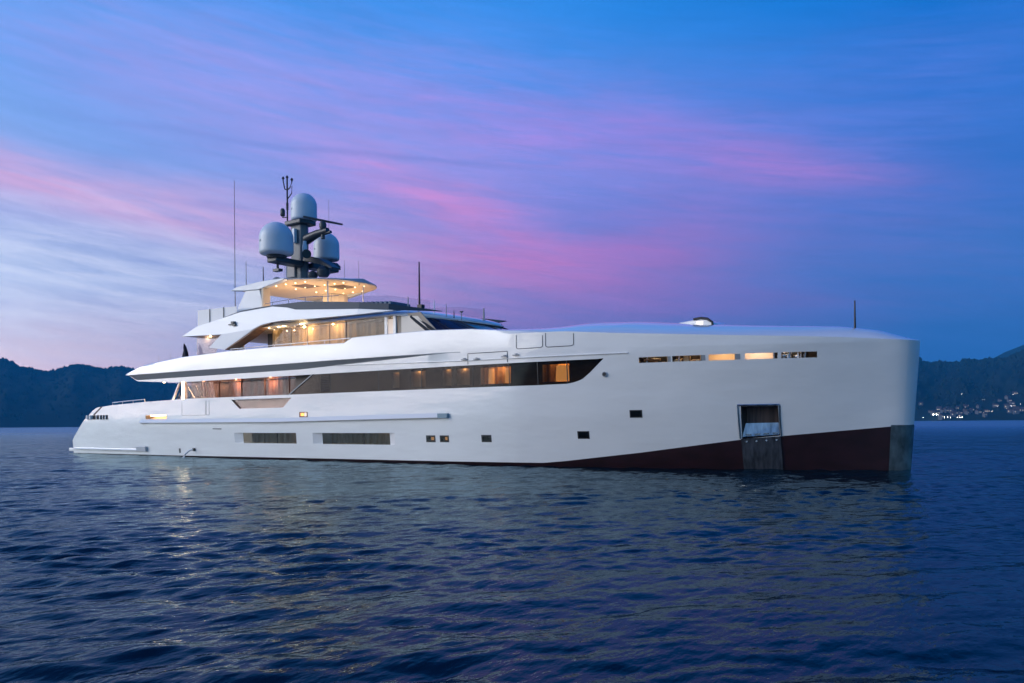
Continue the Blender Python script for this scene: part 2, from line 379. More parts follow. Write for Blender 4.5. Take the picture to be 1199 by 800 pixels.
def hill_h(a, r, r0, r1, top):      # height over the water; a in degrees
    ridge = np.tan(np.radians(np.interp(a, [p[0] for p in top], [p[1] for p in top])))*r1
    t = np.clip((r-r0)/(r1-r0), 0, 1.25)
    shape = np.where(t <= 1, np.clip(t, 0, 1)**.8, 1-(t-1)*1.6)
    spur = 1 + .10*hill_noise(a, r)*np.clip(1.0-t, 0, 1)*np.clip(t*3, 0, 1)
    return ridge*shape*spur
def build_hills(name, a0, a1, na, r0, r1, top, material, label, nr=46):
    A, Rr_ = np.meshgrid(np.linspace(a0, a1, na), np.linspace(r0-60, r0+(r1-r0)*1.25, nr), indexing='ij')
    H = hill_h(A, Rr_, r0, r1, top)
    H = np.where(Rr_ < r0, -3.0, H)
    ar = np.radians(A)
    X = CAM[0] + Rr_*(np.cos(ar)*FWD[0] + np.sin(ar)*RGT[0]); Y = CAM[1] + Rr_*(np.cos(ar)*FWD[1] + np.sin(ar)*RGT[1])
    mb = MB(); mb.grid([[(X[i, j], Y[i, j], H[i, j]) for j in range(nr)] for i in range(na)])
    o = mb.build(name, material, smooth=60); tag(o, label, 'hill', kind='structure'); return o
forest = mat('forest_slope', (.018, .030, .030), .95, mottle=((.006, .006, .02), .3), spec=.05)
build_hills('hills', -62, 22, 640, 2300, 3400, [(a, e_-.10) for a, e_ in RIDGE], forest, 'dark wooded ridge along the far shore behind the stern')
build_hills('hills', 14, 62, 420, 1700, 2700, [(a, e_-.10) for a, e_ in RIDGE], forest, 'dark wooded slope above the village lights off the bow')
FAR = [(20, 3.0), (29.4, 3.6), (30.0, 3.95), (31, 4.35), (34, 5.4), (40, 6.2), (50, 6.5)]
build_hills('hills', 24, 52, 160, 3300, 4200, FAR, forest, 'paler far mountain rising behind the right slope')
def build_wood():
    mb = MB()
    def tree(x, y, z, h, w):
        a0 = random.uniform(0, 6.28); V = []
        for rr, zz in ((w, .12*h), (w*.62, .5*h)):
            for k in range(5):
                a = a0+k*1.2566; q = random.uniform(.75, 1.2); V.append((x+rr*q*math.cos(a), y+rr*q*math.sin(a), z+zz))
        V.append((x+random.uniform(-.5, .5), y, z+h))
        F = [(i, (i+1) % 5, 5+(i+1) % 5, 5+i) for i in range(5)] + [(5+i, 5+(i+1) % 5, 10) for i in range(5)]
        mb.add(V, F)
    for (a0, a1, r0, r1, n) in ((-36, -20, 2300, 3400, 3600), (22, 36, 1700, 2700, 2400)):
        for i in range(n):
            a = random.uniform(a0, a1); t = 1-abs(random.gauss(0, .09))
            if i % 3 == 0: t = random.uniform(.04, 1)
            r = r0+(r1-r0)*t; h = float(hill_h(np.array(a), np.array(r), r0, r1, [(p, q-.10) for p, q in RIDGE]))
            ar = math.radians(a); c = CAM + FWD*r*math.cos(ar) + RGT*r*math.sin(ar)
            s = random.lognormvariate(0, .28); clump = .6+.5*math.sin(a*2.3)**2
            tree(c[0], c[1], h-2.5, 6.0*s*clump+2.2, 4.2*s)
    o = mb.build('woodland', mat('forest_trees', (.018, .030, .030), .95, spec=.05), smooth=None, fix=False)
    tag(o, 'far-off dark woodland covering the ridges', 'woodland', kind='stuff')
build_wood()

def build_haze():
    mb = MB(); mb.box(-5600, 5600, -5600, 5600, -4.2, 560)
    m_ = bpy.data.materials.new('haze'); m_.use_nodes = True; t = m_.node_tree; t.nodes.clear()
    o = t.nodes.new('ShaderNodeOutputMaterial'); v = t.nodes.new('ShaderNodeVolumePrincipled')
    v.inputs['Color'].default_value = (.02, .36, .78, 1); v.inputs['Density'].default_value = HAZE; v.inputs['Anisotropy'].default_value = 0
    t.links.new(v.outputs[0], o.inputs['Volume'])
    o = mb.build('haze', m_); tag(o, 'blue dusk haze over the lake', 'haze', kind='stuff')
HAZE = 1.7e-4
build_haze()

# village at the foot of the right slope
M_hw = mat('house_wall', (.11, .12, .135), .8); M_hr = mat('house_roof', (.07, .05, .05), .8)
M_hl = mat('lit_window', (1, .8, .5), .5, emit=(1, .86, .7), es=.35)
M_sl = mat('street_lamp_globe', (1, 1, 1), .5, emit=(1.0, .95, .85), es=38)
def place(az, r): ar = math.radians(az); return CAM + FWD*r*math.cos(ar) + RGT*r*math.sin(ar)
RT = [(p, q-.10) for p, q in RIDGE]
def house(az, r, s, rot, lit):
    c = place(az, r); z = max(.3, float(hill_h(np.array(az), np.array(r), 1700, 2700, RT)))
    w, d, h = 3.4*s, 3.0*s, 4.2*s
    o = bpy.data.objects.new('house', None)
    mb = MB(); mb.box(-w, w, -d, d, -3, h, 0)
    mb.add([(-w-.4, -d-.4, h), (w+.4, -d-.4, h), (w+.4, d+.4, h), (-w-.4, d+.4, h), (-w-.4, 0, h+2.6*s), (w+.4, 0, h+2.6*s)], [(0,1,5,4), (2,3,4,5), (0,4,3), (1,2,5), (0,3,2,1)], 1)
    for k in range(lit):
        x = -w+1.6+k*2.6; mb.box(x, x+1.3, -d-.05, -d+.1, h*.45, h*.45+1.5, 2)
    ob = mb.build('house', [M_hw, M_hr, M_hl], fix=False); ob.location = (c[0], c[1], z); ob.rotation_euler = (0, 0, heading + rot)
    tag(ob, 'small pale house on the dark wooded slope above the right shore', 'house', 'village houses along the far shore')
for i in range(44):
    q = random.random()
    if q < .55: az = random.gauss(28.6, 1.0); r = 1715 + abs(random.gauss(0, 1))*70
    elif q < .8: az = random.uniform(30.0, 31.0); r = random.uniform(1720, 1960)
    else: az = random.uniform(25.9, 28); r = random.uniform(1708, 1770)
    house(az, r, random.uniform(.75, 1.35), random.uniform(-.6, .6), random.choice((0, 1, 1, 2, 3)))
def street_lamp(az, r, h, label, big):
    c = place(az, r); z = max(.2, float(hill_h(np.array(az), np.array(r), 1700, 2700, RT)))
    t = empty('street_lamp', (c[0], c[1], z), label, 'street lamp', 'lamps along the far shore')
    MB().tube([(0, 0, -2), (0, 0, h)], [.14, .09]).build('post', M['dark'], t)
    MB().lathe([(.05, -big), (big*.8, -big*.6), (big, 0), (big*.8, big*.6), (.05, big)], (0, 0, h+big), 10).build('lamp_globe', M_sl, t, smooth=60)
for k, dz in enumerate((1093, 1096.6, 1099.4)):
    az, el = direc(dz, 489); street_lamp(az, 1712, 6, ['leftmost of the three bright white lamps close together on the right shore', 'middle of the three bright white lamps close together on the right shore', 'rightmost of the three bright white lamps close together on the right shore'][k], .75)
for k, u in enumerate((1081, 1106, 1109.5, 1113, 1121, 1124, 1127)):
    az, el = direc(u, 492); street_lamp(az, 1706, 3.2, 'faint lamp at the water edge of the right shore', .30)
for k in range(14):
    az = random.gauss(28.9, .9) if k % 3 else random.uniform(30, 31); street_lamp(az, 1720+abs(random.gauss(0, 1))*80, 4.5, 'tiny lamp among the village houses on the right slope', .15)

# ------------------------------------------------------------------ the yacht
Y = empty('yacht', (0, 0, 0), 'long white motor yacht with a plumb bow and maroon underbody lying on the lake', 'yacht')
XM = 5.5
def stem(z): return 24.97+0.075*max(z, -1)
def Bh(x, z):
    xs = stem(z); k = min(1, max(0, z/4.5)); bt, bw = 4.55, 4.38
    aft = 1-0.07*max(0, (-8-x)/17)**2
    rnd = 1+1.1*math.exp(-max(0, xs-x)/.4)      # well rounded stem
    b = bw+(bt-bw)*min(1, z/2.0) if z >= 0 else bw*(max(0, 1+z/2.2))**.45
    if x <= XM: return b*aft
    t = min(1, (x-XM)/(xs-XM)); ft = max(0, 1-t**2.3)**.72; fw = max(0, 1-t**1.9)**.95; kk = k**.9
    return b*(fw+(ft-fw)*kk)*rnd
def surf(x, z, off=0.0):            # starboard hull surface, off = outward
    y = -Bh(x, z); d = .05; by = (Bh(x+d, z)-Bh(x-d, z))/(2*d); n = math.hypot(by, 1)
    return (x - off*by/n, y - off/n, z)
TOPA = [(-25.34, .83), (-25.08, 1.08), (-24.3, 1.64), (-23.34, 2.28), (-22.93, 2.44), (-22.43, 2.74), (-21.79, 2.95), (-20.62, 3.02), (-20, 3.06), (-16, 3.19), (-13.3, 3.24), (-12, 3.27)]
def WB(x):
    if x < -12: return interp(TOPA, x)
    return interp([(-12, 3.27), (12, 3.28), (13.3, 3.30), (13.7, 3.36), (13.98, 3.48), (14.3, 3.72), (14.85, 4.21), (26, 4.21)], x)
def BT(x): return interp([(-25.3, .03), (-13, .06), (-2, .11), (12, .15), (13, .24), (16.05, .60), (19.67, 1.10), (23.33, 1.45), (25.1, 1.62)], x)
def KN(x): return interp([(8, 5.30), (11, 5.42), (13.2, 5.37), (15.35, 5.18), (19.4, 4.89), (22.96, 4.68), (24.45, 4.56), (25.4, 4.51)], x)
def CRH(x): return interp([(9, .30), (13, .66), (15, .74), (18, .62), (22.5, .50), (23.7, .36), (24.8, .06), (25.2, .0)], x)
def UB(x):
    if x < 1.2: return interp([(-18.9, 4.86), (-17.85, 4.95), (-15.98, 5.36), (-12, 5.63), (-7.7, 5.74), (-4, 5.74), (1.2, 5.62)], x)
    return interp([(1.2, 5.62), (1.75, 5.84), (6.4, 5.86), (10.2, 5.70), (13, 5.62)], x)
ROWS = [
    ('bilge', lambda x: -.9, 0), ('below', lambda x: -.15, 0), ('boot', BT, 0),
    ('boot2', lambda x: max(.14, BT(x)+.02), 0), ('r27', lambda x: max(.27, BT(x)+.04), 0), ('r55', lambda x: max(.55, BT(x)+.06), 0),
    ('w0', lambda x: max(.82, BT(x)+.08), 0), ('w1', lambda x: max(1.36, BT(x)+.11), 0), ('rail', lambda x: max(1.9, BT(x)+.15), 0),
    ('ob0', lambda x: 2.14, 0), ('ob1', lambda x: 2.32 if x > 12 else 2.39, 0), ('bal0', lambda x: 2.64, 0), ('bal1', lambda x: 3.12, 0),
    ('slot0', lambda x: interp([(13.3, 3.2), (15.5, 4.0)], x), 0), ('wb', WB, 0), ('wt', lambda x: 4.22 if x < 14.8 else 4.235, 0),
    ('g0', lambda x: interp([(-2, 4.50), (7.6, 4.795), (11, 4.70), (25, 4.38)], x), 0),
    ('g1', lambda x: interp([(8, 4.82), (11, 4.74), (25, 4.43)], x), 1), ('g2', lambda x: 4.86 if x < 11 else interp([(11, 4.82), (25, 4.46)], x), 1),
    ('kn', lambda x: KN(x) if x > 8 else min(5.3, UB(x)-.02), .5)]
RI = {r[0]: i for i, r in enumerate(ROWS)}
HOLES = {   # name: x0, x1, row below, row above
    'window_a': (-7.46, -2.45, 'w0', 'w1'), 'window_b': (-1.23, 4.32, 'w0', 'w1'), 'open_box': (-16.03, -13.77, 'ob0', 'ob1'),
    'balcony': (-7.62, -2.71, 'bal0', 'bal1'), 'anchor': (19.71, 20.99, 'boot2', 'ob1'),
    's1': (16.24, 17.31, 'slot0', 'wb'), 's2': (17.46, 18.50, 'slot0', 'wb'), 's3': (18.71, 19.66, 'slot0', 'wb'), 's4': (19.90, 20.92, 'slot0', 'wb'), 's5': (21.03, 22.11, 'slot0', 'wb'),
    'glazing': (-12.8, 14.85, 'wb', 'wt')}
def build_hull():
    sp = sorted({v for h in HOLES.values() for v in h[:2]} | {-12.8, -17.85, 1.2, 1.75})
    xs = [x for x in np.linspace(-25.32, 25, 190) if min(abs(x-s) for s in sp) > .13]
    xs += sp + [24.62, 24.75, 24.84, 24.9, 24.95, 24.975, 24.99, 13.5, 13.98, 14.3]
    xs = [x for x in xs if not (-7.6 < x < -6.4) and not (-3.6 < x < -2.72)] + [-7.46, -2.9]
    xs = sorted(set(round(float(x), 3) for x in xs)); nx = len(xs)
    def pt(x, i):
        nm, fz, dy = ROWS[i]; z = fz(x)
        if x < -12.8:
            if i <= RI['wb']: z = min(z, WB(x) - (RI['wb']-i)*.004)
        if i > RI['wt']:
            lim = [(-18.9, 4.86), (-17.85, 4.88), (-16.91, 4.49)]
            if nm == 'g0': z = interp([(-18.9, 4.86), (-17.9, 4.86), (-16.95, 4.50), (-16, 4.5)], x) if x < -16 else z
            if nm == 'g1': z = min(z, 4.82)
        if nm == 'wt': z = interp([(-17.9, 4.83), (-16.9, 4.44), (-12.8, 4.22)], x) if x < -12.8 else z
        out = 0
        if dy == 1: out = .20*(1-sm(2, 8, x))
        if dy == .5: out = (.14*(1-sm(2, 8, x)))
        xx = x + (stem(z)-25)*sm(15, 25, x)
        xx = min(xx, stem(z)-1e-4) if x < 25 else stem(z)
        if nm == 'bal0': xx += .68 if abs(x+7.62) < .01 else (-.66 if abs(x+2.71) < .01 else 0)
        if nm == 'bal0' and abs(x+7.46) < .01: xx = -6.94+.08
        if nm == 'bal0' and abs(x+2.9) < .01: xx = -3.37-.08
        return (xx, -(Bh(xx, z)+out), z)
    cols = []
    for x in xs:
        c = [pt(x, i) for i in range(len(ROWS))]
        kx, ky, kz = c[-1]; b = -ky
        zt = UB(x) if x < 13 else 5.6
        f = sm(8.5, 13.2, x)
        if x < 9: extra = [(kx, -(b-.05), zt-.03), (kx, -(b-.09), zt), (kx, -(b-.34), zt), (kx, -(b-.37), 5.05), (kx, -(b*.5), 5.05), (kx, 0, 5.05)]
        else:
            cz = lambda q: kz + CRH(x)*(1-q*q)
            extra = []
            for q, (dy_, za) in zip((.97, .90, .75, .5, .25, 0), ((.05, zt-.03), (.09, zt), (.34, zt+.02), (b*.5, zt+.1), (b*.75, zt+.14), (b, zt+.16))):
                extra.append((kx, -((1-f)*(b-dy_)+f*b*q), (1-f)*za+f*cz(q)))
        cols.append(c+extra)
    nr = len(cols[0])
    def dele(i, j):
        xm = (xs[i]+xs[i+1])/2
        for nm, (x0, x1, ra, rb) in HOLES.items():
            if x0-.001 < xm < x1+.001 and RI[ra] <= j < RI[rb]: return True
        if xm < -12.8 and j >= RI['wb'] and j < RI['wt']: return True
        if xm < -17.87 and j >= RI['wb']: return True
        return False
    hull = MB(); af = MB()
    for side in (1, -1):
        base_v = len(hull.V); hull.V += [(p[0], p[1]*side, p[2]) for c in cols for p in c]
        basea = len(af.V)
        for c in cols:
            af.V.append((c[0][0], 0, -1.6))
            for j in range(RI['boot']+1): af.V.append((c[j][0], c[j][1]*side, c[j][2]))
        na = RI['boot']+2
        for i in range(nx-1):
            for j in range(RI['boot'], nr-1):
                if dele(i, j) and (side == 1 or j >= RI['wb']): continue
                f = (i*nr+j, (i+1)*nr+j, (i+1)*nr+j+1, i*nr+j+1)
                f = tuple(v+base_v for v in f); hull.F.append(f if side == 1 else f[::-1]); hull.MI.append(1 if (j == RI['g0'] and xs[i] < 8) else 0)
            for j in range(na-1):
                f = tuple(v+basea for v in (i*na+j, (i+1)*na+j, (i+1)*na+j+1, i*na+j+1)); af.F.append(f if side == 1 else f[::-1]); af.MI.append(0)
    # transom and stern platform, underside of the overhang
    T = [p for p in cols[0][RI['boot']:RI['wb']+1]]
    n = len(T); hull.add([p for p in T]+[(p[0], -p[1], p[2]) for p in T], [(i, i+1, n+i+1, n+i) for i in range(n-1)])
    i12 = xs.index(-12.8)
    G = [[(c[RI['wb']][0], c[RI['wb']][1]*q, c[RI['wb']][2]-.001) for q in (1, .96)] for c in cols[:i12+60]]
    hull.grid(G); hull.grid([[(p[0], -p[1], p[2]) for p in r] for r in G])
    G = [[(c[RI['wb']][0], c[RI['wb']][1]*.96, zz) for zz in (c[RI['wb']][2]-.001, min(2.4, c[RI['wb']][2]-.02))] for c in cols[:i12+60]]
    hull.grid(G); hull.grid([[(p[0], -p[1], p[2]) for p in r] for r in G])
    i18 = xs.index(-17.85); itip = min(range(nx), key=lambda i: abs(xs[i]-14.85))
    hull.grid([[(c[RI['wt']][0], c[RI['wt']][1]*q, c[RI['wt']][2]+.0) for q in (1, .5, 0, -.5, -1)] for c in cols[i18:itip+1]])
    hull.grid([[(c[0], c[1]*s_, c[2]) for s_ in (1, -1)] for c in cols[i18][RI['wt']:]])
    h = hull.build('hull', [M['white'], M['grey']], Y, smooth=28)
    af.build('antifouling', M['antifoul'], h, smooth=40)
    return h, xs, cols
HULL, XS, COLS = build_hull()
def strip(x0, x1, z0, z1, off, n=10, nz=2):     # grid on the hull surface between constant heights
    return [[surf(x, z, off) for z in np.linspace(z0, z1, nz)] for x in np.linspace(x0, x1, n)]
def reveal(mb, x0, x1, z0, z1, d, xi0=None, xi1=None, n=12, mi=0, out=0.0):
    xi0 = x0 if xi0 is None else xi0; xi1 = x1 if xi1 is None else xi1
    ts = np.linspace(0, 1, n); o_ = lambda t, z: surf(x0+(x1-x0)*t, z, out); i_ = lambda t, z: surf(xi0+(xi1-xi0)*t, z, -d)
    mb.grid([[o_(t, z1), i_(t, z1)] for t in ts], mi); mb.grid([[o_(t, z0), i_(t, z0)] for t in ts], mi)
    mb.grid([[o_(0, z), i_(0, z)] for z in (z0, z1)], mi); mb.grid([[o_(1, z), i_(1, z)] for z in (z0, z1)], mi)
def slab(mb, x0, x1, z0, z1, off, th, n=6, mi=0):   # thin plate standing proud of the hull
    a = strip(x0, x1, z0, z1, off, n); b = strip(x0, x1, z0, z1, off-th, n)
    mb.grid(a, mi); mb.grid([r[::-1] for r in b], mi)
    for s_ in (0, 1): mb.grid([[a[i][s_], b[i][s_]] for i in range(n)], mi)
    for i in (0, n-1): mb.grid([[a[i][j], b[i][j]] for j in (0, 1)], mi)
    return mb
WARM = (1.0, .70, .40)

# --- two long hull windows in scooped recesses
for (x0, x1, xi0, xi1, mull) in ((-7.46, -2.45, -6.89, -2.46, -4.1), (-1.23, 4.32, -.67, 3.88, 2.2)):
    f = MB(); reveal(f, x0, x1, .82, 1.36, .14, xi0, xi1)
    w = f.build('hull_window', M['white'], Y)
    MB().grid(strip(xi0, xi1, .82, 1.36, -.137, 14)).build('pane', M['glass_hull'], w)
    b = MB(); b.box(mull-.02, mull+.02, surf(mull, 1.1, -.13)[1], surf(mull, 1.1, -.16)[1], .83, 1.35); b.build('mullion', M['blackout'], w)
    c = MB()
    xs_ = np.linspace(xi0-.1, xi1+.1, 120); c.grid([[(x, -(Bh(x, 1)-.75)+.05*math.sin(x*14)+.02*math.sin(x*31), z) for z in (.6, 1.6)] for x in xs_])
    c.build('curtain', M['cream'], w, smooth=60)
    b = MB(); b.box(xi0-.15, xi1+.15, -3.4, -3.35, .5, 1.7); b.box(xi0-.15, xi1+.15, -4.2, -3.35, .45, .5); b.box(xi0-.15, xi1+.15, -4.2, -3.35, 1.7, 1.75); b.build('cabin_lining', M['blackout'], w)
    LGT('cabin_lamp', (xi1-.8, -4.02, 1.5), 1.2, WARM, .08, w)

# --- portholes
for (x0, x1, z0, z1) in ((6.21, 6.74, .96, 1.26), (6.99, 7.49, .965, 1.26), (9.19, 9.69, .98, 1.28), (13.6, 14.09, 1.13, 1.43), (15.77, 16.25, 1.94, 2.23)):
    f = MB(); slab(f, x0, x1, z0, z1, .006, .02, 4)
    p = f.build('porthole', M['black'], Y)
    g = MB().grid(strip(x0+.05, x1-.05, z0+.04, z1-.04, .010, 4)).build('pane', M['glass_dark'], p)
    if x0 < 8: MB().grid(strip(x0+.30, x1-.07, z0+.09, z1-.07, .008, 3)).build('lit_lamp', M['lampb'], p)

# --- lit oblong slot by the stern, and small amber side light
f = MB(); reveal(f, -16.03, -13.77, 2.14, 2.39, .35); f.grid(strip(-16.03, -13.77, 2.14, 2.39, -.35, 6))
p = f.build('side_niche', M['beige'], Y); MB().grid(strip(-15.9, -13.9, 2.375, 2.38, -.2, 4)).build('edge', M['beige'], p)
b = MB(); b.tube([surf(-15.7, 2.36, -.14), surf(-14.1, 2.36, -.14)], .02); b.build('lamp_strip', mat('strip_lamp', (1, .8, .5), .5, emit=(1, .62, .28), es=16), p)
f = MB(); slab(f, -2.12, -1.50, 2.14, 2.40, .012, .03, 4); p = f.build('side_light', M['wood'], Y)
MB().grid(strip(-2.0, -1.75, 2.20, 2.34, .016, 3)).build('amber_lens', mat('amber_lens', (.9, .35, .05), .3, emit=(1, .42, .08), es=1.6), p)
MB().grid(strip(-1.73, -1.56, 2.18, 2.36, .016, 3)).build('pale_lens', mat('pale_lens', (.9, .8, .7), .3, emit=(1, .75, .5), es=.5), p)
slab(MB(), -3.08, -2.21, 1.985, 2.04, .012, .02, 4).build('name_strip', mat('bright_strip', (.9, .9, .9), .4, emit=(1, .93, .85), es=.55), Y)

# --- rub rail with a grey end cap, low spray rail at the stern
def rail_mesh(x0, x1, zf, prof, n=60):
    mb = MB(); G = []
    for x in np.linspace(x0, x1, n): G.append([surf(x, zf(x)+dz, o_) for o_, dz in prof])
    mb.grid(G)
    for r in (G[0], G[-1]): mb.add(r, [tuple(range(len(r)))])
    return mb
rl = rail_mesh(-16.55, 7.02, lambda x: interp([(-16.6, 1.92), (-4, 1.89), (7.1, 2.01)], x), [(-.01, -.02), (.11, 0), (.13, .03), (.11, .06), (-.01, .24)]).build('rub_rail', M['white'], Y, smooth=35)
rail_mesh(7.03, 7.55, lambda x: 2.01, [(-.01, 0), (.13, 0), (.14, .2), (-.01, .2)], 4).build('end_cap', mat('blue_grey_cap', (.22, .33, .40), .4), rl)
sr = rail_mesh(-25.1, -17.1, lambda x: .27, [(-.01, -.02), (.12, 0), (.13, .05), (.1, .09), (-.01, .12)], 30).build('spray_rail', M['white'], Y, smooth=35)
rail_mesh(-17.1, -16.06, lambda x: .26, [(-.01, 0), (.14, 0), (.15, .27), (-.01, .29)], 4).build('end_cap', mat('pale_grey_cap', (.50, .54, .58), .4), sr)
rail_mesh(.6, 15.85, lambda x: interp([(.6, 4.575), (8.5, 4.41), (15.9, 4.395)], x) , [(-.01, -.02), (.035, -.01), (.04, .01), (-.01, .03)], 50).build('moulding', M['white'], Y, smooth=35)

# --- shell fittings, hatch seams
def seam(name, pts, w=.022, part=None, m_='seal'):
    mb = MB()
    for (xa, za), (xb, zb) in zip(pts[:-1], pts[1:]):
        n = 8; P_ = [surf(xa+(xb-xa)*t, za+(zb-za)*t, .002 + extra_out((xa+xb)/2, (za+zb)/2)) for t in np.linspace(0, 1, n)]
        mb.tube(P_, w*.5, 5)
    return mb.build(name, M[m_], part or Y)
def extra_out(x, z):
    if z > 4.5: return .06*(1-sm(2, 8, x)) if x < 8 else 0
    return 0
for (x0, x1) in ((-12.2, -9.95), (-9.85, -9.6)):
    seam('door_seam', [(x0, 3.13), (x0, 2.34), (x1, 2.34), (x1, 3.13)], .016)
seam('gate_seam', [(8.63, 4.26), (8.63, 4.71), (10.63, 4.71), (10.63, 4.26)], .03)
for x0, x1 in ((11.06, 12.28), (12.42, 13.64)):
    t_ = 5.28
    seam('locker_seam', [(x0, t_+.06), (x0, 4.83), (x0+.08, 4.78), (x1-.08, 4.78), (x1, 4.83), (x1, t_-.02)], .03)
seam('vent_slot', [(-9.32, 1.58), (-8.56, 1.57)], .05)
for x, z in ((-2.83, 4.66), (8.45, 4.47), (9.1, 4.46), (10.5, 4.5), (11.05, 4.53)):
    mb = MB(); c = surf(x, z, .05); mb.box(c[0]-.14, c[0]+.14, c[1]-.03, c[1]+.08, z-.02, z+.02); mb.box(c[0]-.02, c[0]+.06, c[1]-.035, c[1]+.08, z-.02, z+.06); mb.build('cleat', M['grey'], Y)
mb = MB(); slab(mb, -12.74, -12.58, .21, .47, .01, .03, 3); mb.build('shell_grille', M['dark'], Y)
mb = MB(); c = surf(-11.2, .4, .0); mb.tube([(c[0], c[1]+.05, .42), (c[0], c[1]-.10, .42)], .09, 10); mb.build('discharge_outlet', M['dark'], Y)
mb = MB(); c = surf(14.88, 3.62, 0); q = surf(14.88, 3.62, .05); mb.tube([c, q], .10, 14); ml = mb.build('mooring_eye', M['grey'], Y)
q2 = surf(14.88, 3.62, .06); MB().tube([q, q2], .07, 12).build('eye_bore', M['black'], ml)

# --- balcony cut with glass
def trap(d, z): t = (z-2.64)/.48; return -6.94-.68*t, -3.37+.66*t
f = MB(); z0, z1 = 2.64, 3.12; n = 8
a0, a1 = trap(0, z0); b0, b1 = trap(0, z1)
P_ = [(a0, z0)] + [(a0+(a1-a0)*k/n, z0) for k in range(1, n)] + [(a1, z0), (b1, z1)] + [(b1+(b0-b1)*k/n, z1) for k in range(1, n)] + [(b0, z1)]
G = [[surf(x, z, 0), surf(x, z, -.16)] for x, z in P_+P_[:1]]; f.grid(G)
bl = f.build('bulwark_window', mat('peach_lit_teak', (.50, .27, .19), .45), Y)  # the saloon's peach light is put into this reddish teak colour
mb = MB(); mb.add([surf(a0-.1, z0-.02, -.15), surf(a1+.1, z0-.02, -.15), surf(b1+.1, z1+.02, -.15), surf(b0-.1, z1+.02, -.15)], [(0, 1, 2, 3)]); mb.build('lit_teak_panel', M['rose'], bl)  # panel added behind the glass; its rose colour carries the warm saloon light
for k in range(3):
    xa0 = a0+(a1-a0)*k/3; xa1 = a0+(a1-a0)*(k+1)/3-.03; xb0 = b0 if k == 0 else xa0; xb1 = b1 if k == 2 else xa1
    mb = MB(); mb.add([surf(xa0, z0, -.10), surf(xa1, z0, -.10), surf(xb1, z1, -.10), surf(xb0, z1, -.10)], [(0, 1, 2, 3)]); mb.build('pane', M['glass_clear'], bl)

# --- anchor pocket with folded steel plate
f = MB(); zb = 1.16
P_ = [(19.71, 1.13), (20.99, 1.24), (20.99, 2.32), (19.71, 2.32), (19.71, 1.13)]
f.grid([[surf(x, z, .0), (surf(x, z, -.02)[0]+.06, surf(x, z)[1]+.62, z)] for x, z in P_])
pk = f.build('anchor_pocket', mat('pocket_lining', (.10, .075, .065), .5, metal=.3), Y)
mb = MB(); mb.add([surf(19.74, 1.2, -.10), surf(20.97, 1.28, -.10), (20.99, surf(20.97, 1.9)[1]+.40, 1.72), (19.79, surf(19.74, 1.9)[1]+.40, 1.70)], [(0, 1, 2, 3)]); mb.build('chute_plate', M['brushed'], pk)
mb = MB(); mb.add([(19.75, surf(19.74, 2)[1]+.60, 1.1), (21.05, surf(20.99, 2)[1]+.60, 1.1), (21.05, surf(20.99, 2)[1]+.60, 2.32), (19.75, surf(19.74, 2)[1]+.60, 2.32)], [(0, 1, 2, 3)]); mb.build('back_wall', mat('pocket_back', (.09, .06, .05), .5, metal=.4, mottle=((9, 9, .6), .5)), pk)
fr = MB()
for (xa, za, xb, zb_) in ((19.66, 2.36, 21.04, 2.36), (21.03, 2.36, 21.03, 1.22), (19.67, 2.36, 19.67, 1.14)):
    fr.tube([surf(xa+(xb-xa)*t, za+(zb_-za)*t, .0) for t in np.linspace(0, 1, 8)], .035, 6)
fr.build('pocket_frame', M['brushed'], pk, smooth=40)
mb = MB()
for k in range(4):
    x = 19.86+k*.30; mb.add([surf(x, 1.235+.02*k, -.02), surf(x+.2, 1.245+.02*k, -.02), surf(x+.2, 1.31+.02*k, -.03), surf(x, 1.30+.02*k, -.03)], [(0, 1, 2, 3)])
mb.build('hinge', M['steel'], pk)
mb = MB(); n = 10
G = [[surf(19.70+(1.31)*t, z, .03 if z > 0 else .02) for z in (-.35, .1, .6, 1.13+.09*t)] for t in np.linspace(0, 1, n)]
mb.grid(G); Gi = [[surf(19.70+(1.31)*t, z, -.03) for z in (-.35, .1, .6, 1.13+.09*t)] for t in np.linspace(0, 1, n)]
mb.grid([[G[i][-1], Gi[i][-1]] for i in range(n)]); mb.grid([[G[0][j], Gi[0][j]] for j in range(4)]); mb.grid([[G[-1][j], Gi[-1][j]] for j in range(4)])
mb.build('anchor_plate', mat('scuffed_plate', (.10, .105, .12), .42, metal=.7, mottle=((8, 8, 1), .5)), Y, smooth=35)
mb = MB()
for k in range(4): c = surf(19.88+k*.33, 1.03+.02*k, .035); mb.tube([c, surf(19.88+k*.33, 1.03+.02*k, .05)], .035, 8)
mb.build('plate_bolt', M['steel'], Y)
# --- stem plate
mb = MB(); G = []
for x in np.concatenate([np.linspace(24.36, 24.9, 9), np.linspace(24.92, 24.999, 5)]):
    row = []
    for z in np.linspace(-.5, 1.60, 8):
        xx = x+(stem(z)-25); p = surf(xx, z, .012) if x < 24.95 else (xx+.012, -Bh(xx, z)-.004, z); row.append(p)
    G.append(row)
mb.grid(G); mb.grid([[(p[0], -p[1], p[2]) for p in r] for r in G]); mb.grid([[p, (p[0], -p[1], p[2])] for p in G[-1]])
mb.build('stem_plate', mat('stem_steel', (.25, .29, .29), .28, metal=.85, mottle=((3, 3, 1.6), .55)), Y, smooth=45)

